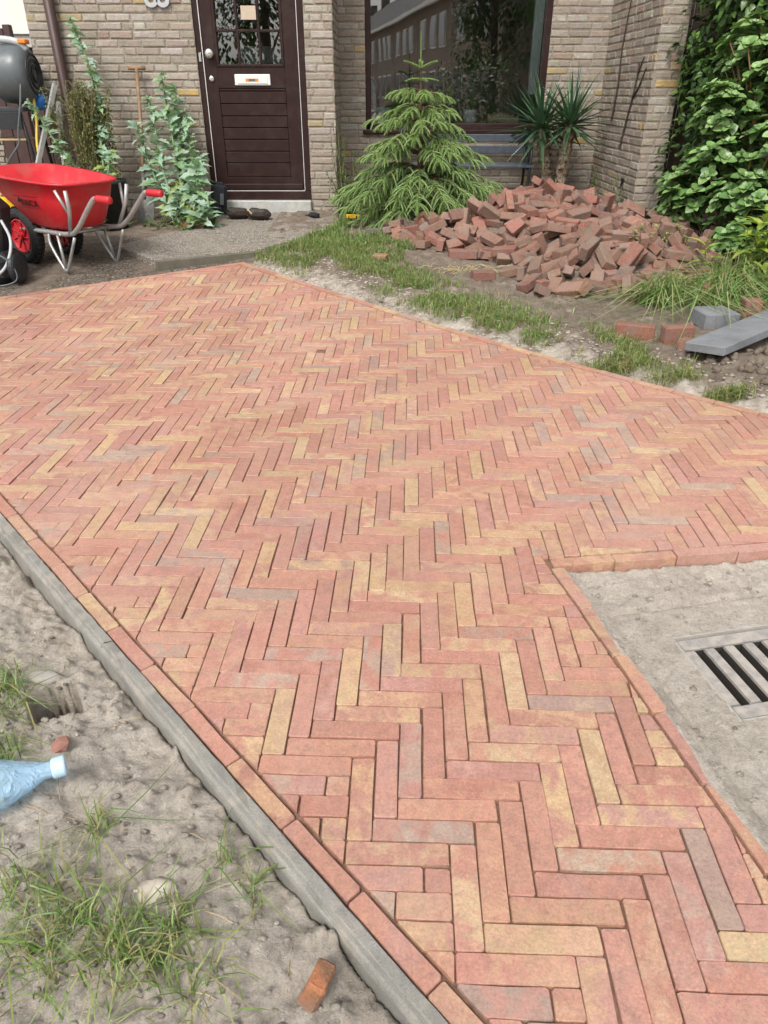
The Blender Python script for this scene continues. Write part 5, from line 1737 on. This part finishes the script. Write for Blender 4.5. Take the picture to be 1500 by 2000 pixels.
while len(clusters) < 520 and tries < 60000:
    tries += 1
    c, r = random.choice(LOBES)
    th, ph = random.uniform(0, 6.28), math.acos(random.uniform(-.6, 1))
    n_ = Vector((math.sin(ph) * math.cos(th), math.sin(ph) * math.sin(th), math.cos(ph)))
    k = random.uniform(.78, 1.10)
    p = Vector((c[0] + n_.x * r[0] * k, c[1] + n_.y * r[1] * k, c[2] + n_.z * r[2] * k))
    if p.z < .22 or any((p - q).length < .064 for q, _ in clusters): continue
    if sum(((p.x-c2[0])/(r2[0]*.72)) ** 2 + ((p.y-c2[1])/(r2[1]*.72)) ** 2 + ((p.z-c2[2])/(r2[2]*.72)) ** 2 < 1 for c2, r2 in LOBES) > 0: continue
    clusters.append((p, n_))
lv_list = []
sm = MB()
for p, n_ in clusters:
    ax = (n_ * .55 + Vector((0, 0, .75)) + Vector((random.gauss(0, .15), random.gauss(0, .15), 0))).normalized()
    b1_ = ax.orthogonal().normalized(); b2_ = ax.cross(b1_)
    sm.col = jit((.26, .17, .09), .2); sm.col2 = sm.col
    root_ = Vector((2.75 + (p.x - 2.75) * .35, 5.95 + (p.y - 5.95) * .35, max(.15, p.z - .45)))
    if random.random() < .22: sm.tube([root_, root_.lerp(p, .6) + Vector((0, 0, .03)), p], [.007, .005, .0035], 5)
    nl = random.randint(8, 12)
    for k in range(nl):
        th = k * 2.4 + random.uniform(-.2, .2)
        el = .12 + 1.0 * (k / nl)
        d = (b1_ * math.cos(th) + b2_ * math.sin(th)) * math.cos(el) + ax * math.sin(el)
        sc = (1.15 - .75 * k / nl) * random.uniform(.8, 1.15)
        y_ = ax.cross(d).normalized(); z_ = d.cross(y_)
        M4 = Matrix.Translation(p) @ Matrix((d, y_, z_)).transposed().to_4x4() @ Matrix.Scale(sc, 4)
        lv_list.append((p.length - .12 * n_.y, M4, random.randrange(len(leafv))))
lv_list.sort(key=lambda t: t[0])
massl = MB()
cnt = 0
for dist_, M4, vi in lv_list:
    p = M4.translation
    px, py, zc = seen(*p)
    if cnt < 300 and -30 < px < 1520 and py > -20:
        o = bpy.data.objects.new('leaf', leafv[vi]); COL.objects.link(o)
        o.parent = hyd; o.matrix_parent_inverse = wm(hyd).inverted(); o.matrix_basis = M4; cnt += 1
    else:
        me_ = leafv[vi]
        massl.col = jit(HYD[vi // 2], .15)
        massl.add([M4 @ v.co for v in me_.vertices], [tuple(f.vertices) for f in me_.polygons])
for k in range(2600):
    c, r = random.choice(LOBES)
    n_ = Vector((random.gauss(0, 1), random.gauss(0, 1), random.gauss(0, 1))).normalized()
    kk = random.uniform(.35, .8)
    p = Vector((c[0] + n_.x * r[0] * kk, c[1] + n_.y * r[1] * kk, c[2] + n_.z * r[2] * kk))
    if p.z < .2: continue
    massl.col = jit(random.choice(HYD[3:] + [(.07, .13, .04)]), .15)
    massl.leaf(p, (random.gauss(0, 1), random.gauss(0, 1), random.gauss(-.2, .5)), (0, 0, 1), .085, .065, .3, .3, 3, .75, 0, .7)
o = massl.build('foliage', M['leafglossy'], hyd, True); o['kind'] = 'stuff'
sm.build('stems', M['stem'], hyd)

# ------------------------------------------------------------------ generic leafy masses
def leafy(name, label, cat, base, lobes, n, L, Wd, cols, mat='leaf', stems=None, inner=.55, hang=.2, group=None, minz=.15, shape=.8):
    t = thing(name, label, cat, base, 0, group)
    mb = MB()
    vol = [r[0] * r[1] * r[2] for c, r in lobes]
    for k in range(n):
        c, r = random.choices(lobes, vol)[0]
        th, ph = random.uniform(0, 6.28), math.acos(random.uniform(-1, 1))
        n_ = Vector((math.sin(ph) * math.cos(th), math.sin(ph) * math.sin(th), math.cos(ph)))
        kk = random.uniform(inner, 1.0) ** .6 + random.gauss(0, .05)
        p = Vector((c[0] + n_.x * r[0] * kk, c[1] + n_.y * r[1] * kk, c[2] + n_.z * r[2] * kk))
        if p.z < minz: continue
        if math.sin(p.x * 11 + p.y * 5) * math.sin(p.z * 12 - p.y * 4 + 1.3) + .4 * math.sin(p.x * 23 - p.z * 19) < -.62: continue
        d = (n_ + Vector((random.gauss(0, .6), random.gauss(0, .6), random.gauss(-hang, .5)))).normalized()
        mb.col = jit(random.choice(cols), .2)
        mb.leaf(p, d, (n_ + Vector((0, 0, .8))), L * random.uniform(.6, 1.25), Wd * random.uniform(.7, 1.2), .3, .25, 3, shape)
    mb.build('foliage', M[mat], t, True)
    sb_ = MB()
    for (pts, r) in (stems or []):
        sb_.col = (.12, .085, .05); sb_.col2 = (.17, .12, .08)
        P_ = crom(pts, 5); sb_.tube(P_, [r * (1 - .6 * i / len(P_)) for i in range(len(P_))], 7)
    if stems: sb_.build('stems', M['bark'], t)
    return t
DK = [(.035, .075, .02), (.045, .095, .025), (.06, .12, .03), (.08, .15, .035)]
leafy('climber_shrub', 'tall dark green climbing shrub behind the broad leaved shrub', 'shrub', (2.9, 6.75, .22),
      [((2.95, 6.85, 1.55), (.62, .4, .75)), ((2.62, 6.65, 1.25), (.26, .25, .38)), ((3.2, 6.7, 2.1), (.8, .5, .6)), ((2.55, 6.7, .75), (.24, .25, .4)), ((2.75, 6.6, 1.95), (.35, .3, .35)), ((2.85, 6.35, 1.0), (.5, .2, .7))],
      9000, .066, .044, DK + [(.12, .21, .045)], 'leafglossy', [([(2.95, 6.9, .15), (2.9, 6.85, 1.0), (3.0, 6.8, 1.9)], .03), ([(3.1, 6.9, .15), (3.15, 6.85, 1.0), (3.3, 6.8, 1.9)], .025)], .4, .3)
leafy('golden_shrub', 'small yellow spotted shrub at the foot of the broad leaved shrub', 'shrub', (2.30, 6.15, .16),
      [((2.30, 6.12, .30), (.17, .18, .17))], 420, .035, .022, [(.10, .16, .03), (.14, .20, .04), (.42, .36, .04), (.08, .13, .03)], 'leaf', [([(2.3, 6.15, .12), (2.3, 6.15, .3)], .008)], .2)
fen = thing('board_fence', 'dark brown board fence behind the climbing shrub', 'fence', (3.2, 7.35, .2))
for k in range(17):
    bx(2.47 + k * .152, 2.47 + k * .152 + .146, 7.34, 7.36, .2, 1.95 + random.uniform(-.006, .006), .003).build('plank', M['fencewood'], fen)
for x in (2.52, 4.2): bx(x - .035, x + .035, 7.365, 7.43, .15, 2.0, .005).build('fence_post', M['fencewood'], fen)
for z in (.6, 1.6): bx(2.46, 5.05, 7.365, 7.395, z - .03, z + .03, .003).build('fence_rail', M['fencewood'], fen)
# yellow-green plant with long leaves
yg = thing('long_leaved_plant', 'bright yellow green long leaved plant at the right picture edge', 'plant', (2.52, 4.95, gz(2.52, 4.95)))
vm = []
for c in ((.33, .42, .06), (.28, .40, .07), (.38, .45, .09), (.22, .34, .06)):
    for L in (.19, .15):
        mb = MB(); mb.col = c; mb.leaf((0, 0, 0), (1, 0, 0), (0, 0, 1), L, .048, .45, .3, 6, .75); vm.append(mb.mesh('leaf', M['leaf'], True))
ysm = MB()
for k in range(15):
    bxp, byp = random.gauss(2.55, .10), random.gauss(4.96, .09); h = random.uniform(.22, .47)
    tp = Vector((bxp + random.gauss(0, .06), byp + random.gauss(0, .05), gz(bxp, byp) + h))
    ysm.col = (.2, .25, .06); ysm.col2 = (.2, .16, .06); ysm.tube([(bxp, byp, gz(bxp, byp) - .02), tp], [.005, .003], 5)
    for j in range(9):
        az = j * 2.4 + k; t_ = .35 + .65 * j / 8
        p = Vector((bxp, byp, gz(bxp, byp))).lerp(tp, t_)
        el = .1 + .7 * (j / 8)
        d = Vector((math.cos(az) * math.cos(el), math.sin(az) * math.cos(el), math.sin(el))); y_ = Vector((0, 0, 1)).cross(d).normalized(); z_ = d.cross(y_)
        o = bpy.data.objects.new('leaf', random.choice(vm)); COL.objects.link(o); o.parent = yg; o.matrix_parent_inverse = wm(yg).inverted()
        o.matrix_basis = Matrix.Translation(p) @ Matrix((d, y_, z_)).transposed().to_4x4() @ Matrix.Scale(random.uniform(.7, 1.1), 4)
ysm.build('stems', M['stem'], yg)

# weeds: thin upright stems with small leaves
def weed(x, y, h, n, lab, cols, spread=.06, L=.035, group='weeds along the walls', nm='weed'):
    z = gz(x, y)
    t = thing(nm, lab, 'plant', (x, y, z), 0, group)
    s_ = MB(); f_ = MB()
    for k in range(n):
        bx_, by_ = random.gauss(x, spread * .5), random.gauss(y, spread * .4)
        hh = h * random.uniform(.5, 1.05)
        tp = Vector((bx_ + random.gauss(0, spread), by_ + random.gauss(0, spread * .5), z + hh))
        s_.col = jit((.16, .17, .06), .2); s_.col2 = s_.col
        s_.tube([(bx_, by_, z - .02), Vector((bx_, by_, z)).lerp(tp, .5) + Vector((random.gauss(0, .015), 0, 0)), tp], [.0045, .0035, .002], 5)
        for j in range(int(10 + hh * 32)):
            t_ = random.uniform(.08, 1); p = Vector((bx_, by_, z)).lerp(tp, t_)
            az = random.uniform(0, 6.28)
            f_.col = jit(random.choice(cols), .2)
            f_.leaf(p, (math.cos(az), math.sin(az), random.uniform(-.1, .8)), (0, 0, 1), L * random.uniform(.5, 1.2) * (1.2 - .5 * t_), L * .45, .3, .25, 3)
    s_.build('stems', M['stem'], t); f_.build('foliage', M['leaf'], t)
WG = [(.07, .13, .035), (.10, .17, .045), (.13, .2, .055), (.06, .10, .03)]
weed(-.36, 7.42, .78, 9, 'tall thin weed against the brick pier left of the spruce', WG, .06, .04)
weed(-.22, 7.7, .60, 10, 'reddish bushy weed between the pier and the spruce', WG + [(.22, .14, .05), (.2, .17, .04)], .11, .04)
weed(-.38, 7.25, .35, 9, 'low dark weed at the foot of the brick pier', WG, .07, .05)
weed(2.02, 7.55, .42, 6, 'thin weed rising behind the heap near the side wall', WG, .05, .035)
weed(2.12, 7.2, .34, 6, 'weed with dark stalk in front of the side wall', WG, .06, .035)
weed(1.92, 7.35, .22, 8, 'low weed behind the heap beside the yucca trunk', WG, .10, .04)
weed(2.12, 6.75, .20, 12, 'low grassy weed between the heap and the side wall', WG + GL, .12, .05)
weed(2.15, 7.0, .16, 10, 'small weed patch at the foot of the side wall', WG, .12, .04)
weed(1.75, 5.35, .20, 5, 'pale weed sprouting through the heap near its right end', [(.24, .32, .10), (.30, .34, .12)], .08, .05)
weed(2.18, 5.55, .24, 5, 'pale weed sprouting beside the topmost bricks at right', [(.24, .32, .10), (.30, .34, .12)], .07, .05)
weed(-2.55, 6.62, .10, 12, 'low weeds on the bare bed behind the wheelbarrow', WG, .14, .04)
weed(-2.0, 6.75, .10, 10, 'low weeds around the foot of the spade', WG, .14, .04)
# leafless climber on the side wall
cb = thing('wall_climber', 'bare forked climber stem on the side wall', 'climber', (SX - .02, 7.4, .6))
for pts in ([(7.55, .78), (7.47, 1.0), (7.38, 1.2), (7.33, 1.38), (7.22, 1.5)], [(7.38, 1.2), (7.25, 1.28), (7.12, 1.42)], [(7.33, 1.38), (7.34, 1.46)], [(7.95, 1.0), (7.9, 1.3), (7.93, 1.6), (7.86, 1.95)]):
    mb = MB(); mb.col = (.07, .05, .04); mb.col2 = (.10, .08, .06)
    P_ = crom([(SX - .014, y, z) for y, z in pts], 4); mb.tube(P_, [.011 * (1 - .6 * i / len(P_)) for i in range(len(P_))], 6)
    mb.build('twig', M['bark'], cb)

# ------------------------------------------------------------------ poppies and the withered weed by the wall
POP = [(.27, .40, .27), (.31, .44, .31), (.23, .35, .22), (.36, .49, .37), (.25, .38, .19)]
POPY = [(.34, .42, .12), (.42, .44, .15), (.30, .41, .13)]
def poppy(label, base, stems, big=.13):
    t = thing('poppy_plant', label, 'plant', base, 0, 'tall poppies by the wall')
    s_ = MB(); f_ = MB()
    for pts, n in stems:
        n = int(n * 2.4)
        P_ = crom(pts, 6)
        s_.col = (.20, .29, .12); s_.col2 = (.17, .27, .15); s_.tube(P_, [.010 * (1 - .5 * i / len(P_)) for i in range(len(P_))], 6)
        for k in range(n):
            t_ = (k + random.random()) / n
            i = min(int(t_ * (len(P_) - 1)), len(P_) - 2); p = P_[i].lerp(P_[i+1], t_ * (len(P_) - 1) - i)
            az = random.uniform(0, 6.28); el = random.uniform(-.2, .8)
            f_.col = jit(random.choice(POP if t_ > .22 else POPY + POP[:2]), .14)
            L = big * 1.12 * (1.1 - .5 * t_) * random.uniform(.55, 1.15)
            d = Vector((math.cos(az) * math.cos(el), math.sin(az) * math.cos(el), math.sin(el)))
            f_.leaf(p, d, (random.gauss(0, .5), random.gauss(-.5, .4), 1), L, L * .5, random.uniform(.1, .7), .35, 7, .6, .28)
        # bud
        f_.col = (.22, .33, .2); f_.rock(P_[-1], .016, n, (.8, .8, 1.2), 1)
    s_.build('stems', M['stem'], t, True); f_.build('foliage', M['leaf'], t)
poppy('tall bluish poppy rising from the black tub against the rain pipe', (-2.42, 6.78, .22), [
    ([(-2.42, 6.8, .45), (-2.46, 7.0, .9), (-2.50, 7.2, 1.25), (-2.58, 7.32, 1.55), (-2.67, 7.38, 1.78)], 34),
    ([(-2.40, 6.8, .45), (-2.45, 6.95, .8), (-2.44, 7.1, 1.1), (-2.50, 7.2, 1.4)], 22),
    ([(-2.45, 6.75, .45), (-2.6, 6.8, .62), (-2.78, 6.85, .85), (-2.9, 6.9, 1.05), (-2.98, 6.92, 1.18)], 22),
    ([(-2.38, 6.75, .45), (-2.36, 6.72, .6), (-2.30, 6.75, .8)], 14), ([(-2.42, 6.72, .45), (-2.48, 6.65, .55), (-2.44, 6.6, .66)], 12)], .12)
poppy('broad bluish poppy leaning on the wall between spade and door', (-1.80, 6.95, .22), [
    ([(-1.75, 6.85, .2), (-1.85, 7.1, .7), (-1.92, 7.3, 1.05), (-1.97, 7.42, 1.38)], 34),
    ([(-1.72, 6.85, .2), (-1.80, 7.1, .6), (-1.84, 7.3, .95), (-1.86, 7.42, 1.28)], 32),
    ([(-1.70, 6.8, .2), (-1.70, 7.0, .55), (-1.74, 7.2, .85), (-1.78, 7.35, 1.1)], 26),
    ([(-1.8, 6.85, .2), (-1.95, 7.0, .6), (-2.03, 7.2, .95), (-2.10, 7.35, 1.2)], 24),
    ([(-1.85, 6.8, .2), (-2.0, 6.95, .5), (-2.12, 7.1, .8), (-2.18, 7.15, 1.0)], 20),
    ([(-1.66, 6.75, .2), (-1.62, 6.8, .4), (-1.64, 6.9, .62), (-1.6, 7.0, .75)], 24),
    ([(-1.72, 6.7, .2), (-1.78, 6.68, .35), (-1.74, 6.66, .5)], 18), ([(-1.60, 6.7, .2), (-1.55, 6.66, .3), (-1.52, 6.7, .42)], 18)], .15)
weed(-1.62, 6.70, .16, 14, 'low leafy weeds at the foot of the leaning poppy', POPY + WG, .13, .05)
wd = thing('withered_weed', 'hanging olive brown seeding weed in front of the rain pipe', 'plant', (-2.6, 7.0, .3))
s_ = MB(); f_ = MB()
for k in range(60):
    a = Vector((random.gauss(-2.60, .10), random.gauss(7.12, .05), random.uniform(1.05, 1.33)))
    e1 = a + Vector((random.gauss(.0, .07), random.gauss(-.06, .04), -random.uniform(.25, .65)))
    s_.col = jit((.17, .16, .07), .2); s_.col2 = s_.col
    P_ = crom([(-2.52, 6.95, .5), Vector((-2.5, 7.05, .95)).lerp(a, .5), a, a.lerp(e1, .5) + Vector((0, -.03, .02)), e1], 4)
    s_.tube(P_, .003, 4)
    for j in range(120):
        i = random.randrange(8, len(P_) - 1); p = P_[i].lerp(P_[i+1], random.random()) + Vector((random.gauss(0, .018), random.gauss(0, .018), random.gauss(0, .015)))
        f_.col = jit(random.choice([(.15, .17, .05), (.19, .19, .07), (.12, .15, .045), (.24, .21, .09)]), .2)
        f_.leaf(p, (random.gauss(0, 1), random.gauss(0, 1), random.gauss(-.5, .7)), (0, 0, 1), random.uniform(.014, .032), .013, .2, .2, 2)
s_.build('stems', M['stem'], wd); f_.build('seed_heads', M['leaf'], wd)

# ------------------------------------------------------------------ the street behind the camera (seen in the window)
road = MB().box((0, -9.5, -.06), (80, 5.0, .08)).build('road', plain('asphalt', (.05, .05, .052), .9, .25, 30, .4))
tag(road, 'grey street running past the front garden', 'road', kind='structure')
def terrace(i, label):
    o_ = Vector((4.2 - .148 * 8.0 * i, -13.0 - i * 8.0 * .989, 0)); ang = math.radians(-8.5)
    t = thing('terrace_house', label, 'house', o_, ang, 'terraced houses across the street')
    def lb(x0, x1, y0, y1, z0, z1, nm, m, par=None):
        return MB().box(((x0+x1)/2, (y0+y1)/2, (z0+z1)/2), (x1-x0, y1-y0, z1-z0)).build(nm, m, par or t, world=False)
    lb(0, 7.5, -7.9, 0, -.05, 5.0, 'wall', M['wallplain'])
    r = MB(); r.add([(-.35, -7.99, 4.9), (3.75, -7.99, 8.2), (7.85, -7.99, 4.9), (-.35, .09, 4.9), (3.75, .09, 8.2), (7.85, .09, 4.9)], [(0, 1, 4, 3), (1, 2, 5, 4), (3, 4, 5), (2, 1, 0), (0, 3, 5, 2)])
    ro = r.build('roof', M['tile'], t, world=False)
    lb(3.4, 4.1, -4.3, -3.6, 7.6, 8.9, 'chimney', M['wallplain'], ro)
    lb(-.42, -.26, -7.98, .08, 4.82, 4.98, 'gutter', M['whitepaint'])
    for yy in (-1.2, -3.2, -5.6):
        for z0, z1 in ((.9, 2.2), (3.1, 4.4)):
            w_ = lb(-.05, .0, yy - 1.3, yy, z0, z1, 'window', M['whitepaint'])
            lb(-.07, -.052, yy - 1.22, yy - .08, z0 + .08, z1 - .08, 'pane', M['darkglass'], w_)
    lb(-.05, .0, -7.4, -6.5, 0, 2.1, 'door', M['door'])
M['wallplain'] = plain('distant_brick', (.24, .19, .15), .9, .25, 5, .3)
for i in range(8): terrace(i, '%s terraced house along the street mirrored in the window pane' % ('nearest', 'second nearest', 'third nearest', 'fourth nearest', 'fifth nearest', 'third farthest', 'second farthest', 'farthest')[i])
TREE = [(.05, .10, .025), (.07, .13, .03), (.09, .16, .04), (.04, .08, .02)]
def street_tree(x, y, h, r, label, n, cols):
    t = thing('street_tree', label, 'tree', (x, y, 0), 0, 'trees across the street')
    tr = MB(); tr.col = (.12, .09, .065); tr.col2 = (.09, .07, .05)
    tr.tube([(x, y, -.1), (x + .05, y, h * .35), (x, y, h * .8)], [.16, .12, .04], 8)
    for k in range(7):
        a = k * .9; tr.tube([(x, y, h * (.3 + .06 * k)), (x + r * .6 * math.cos(a), y + r * .6 * math.sin(a), h * (.5 + .06 * k))], [.05, .015], 5)
    tr.build('trunk', M['bark'], t)
    mb = MB()
    lobes = [(Vector((x + random.gauss(0, r * .45), y + random.gauss(0, r * .45), h * random.uniform(.42, .9))), r * random.uniform(.35, .6)) for _ in range(16)]
    for k in range(n):
        c, rr_ = random.choice(lobes)
        n_ = Vector((random.gauss(0, 1), random.gauss(0, 1), random.gauss(0, 1))).normalized()
        mb.col = jit(random.choice(cols), .2)
        mb.leaf(c + n_ * rr_ * random.uniform(.5, 1.0), n_ + Vector((0, 0, -.4)), n_ + Vector((0, 0, .7)), .16, .11, .3, .2, 2)
    mb.build('crown', M['leaf'], t)
street_tree(3.4, -9.5, 5.6, 1.7, 'leafy street tree mirrored in the right half of the window', 3600, TREE)
street_tree(5.6, -7.0, 5.0, 1.6, 'second leafy tree mirrored at the right window edge', 3000, TREE)
street_tree(-3.2, -8.0, 5.2, 1.6, 'leafy tree mirrored in the panes of the front door', 3000, TREE)
leafy('elder_bush', 'flowering bush mirrored low in the window', 'shrub', (1.9, -4.8, 0), [((1.9, -4.8, 1.0), (.9, .6, .95)), ((2.9, -5.0, 1.3), (.8, .6, .9)), ((.6, -5.0, .6), (.8, .5, .6))], 2600, .11, .07, TREE + [(.45, .45, .33)], 'leaf', [([(1.9, -4.8, -.05), (1.9, -4.8, 1.0)], .04)], .3)
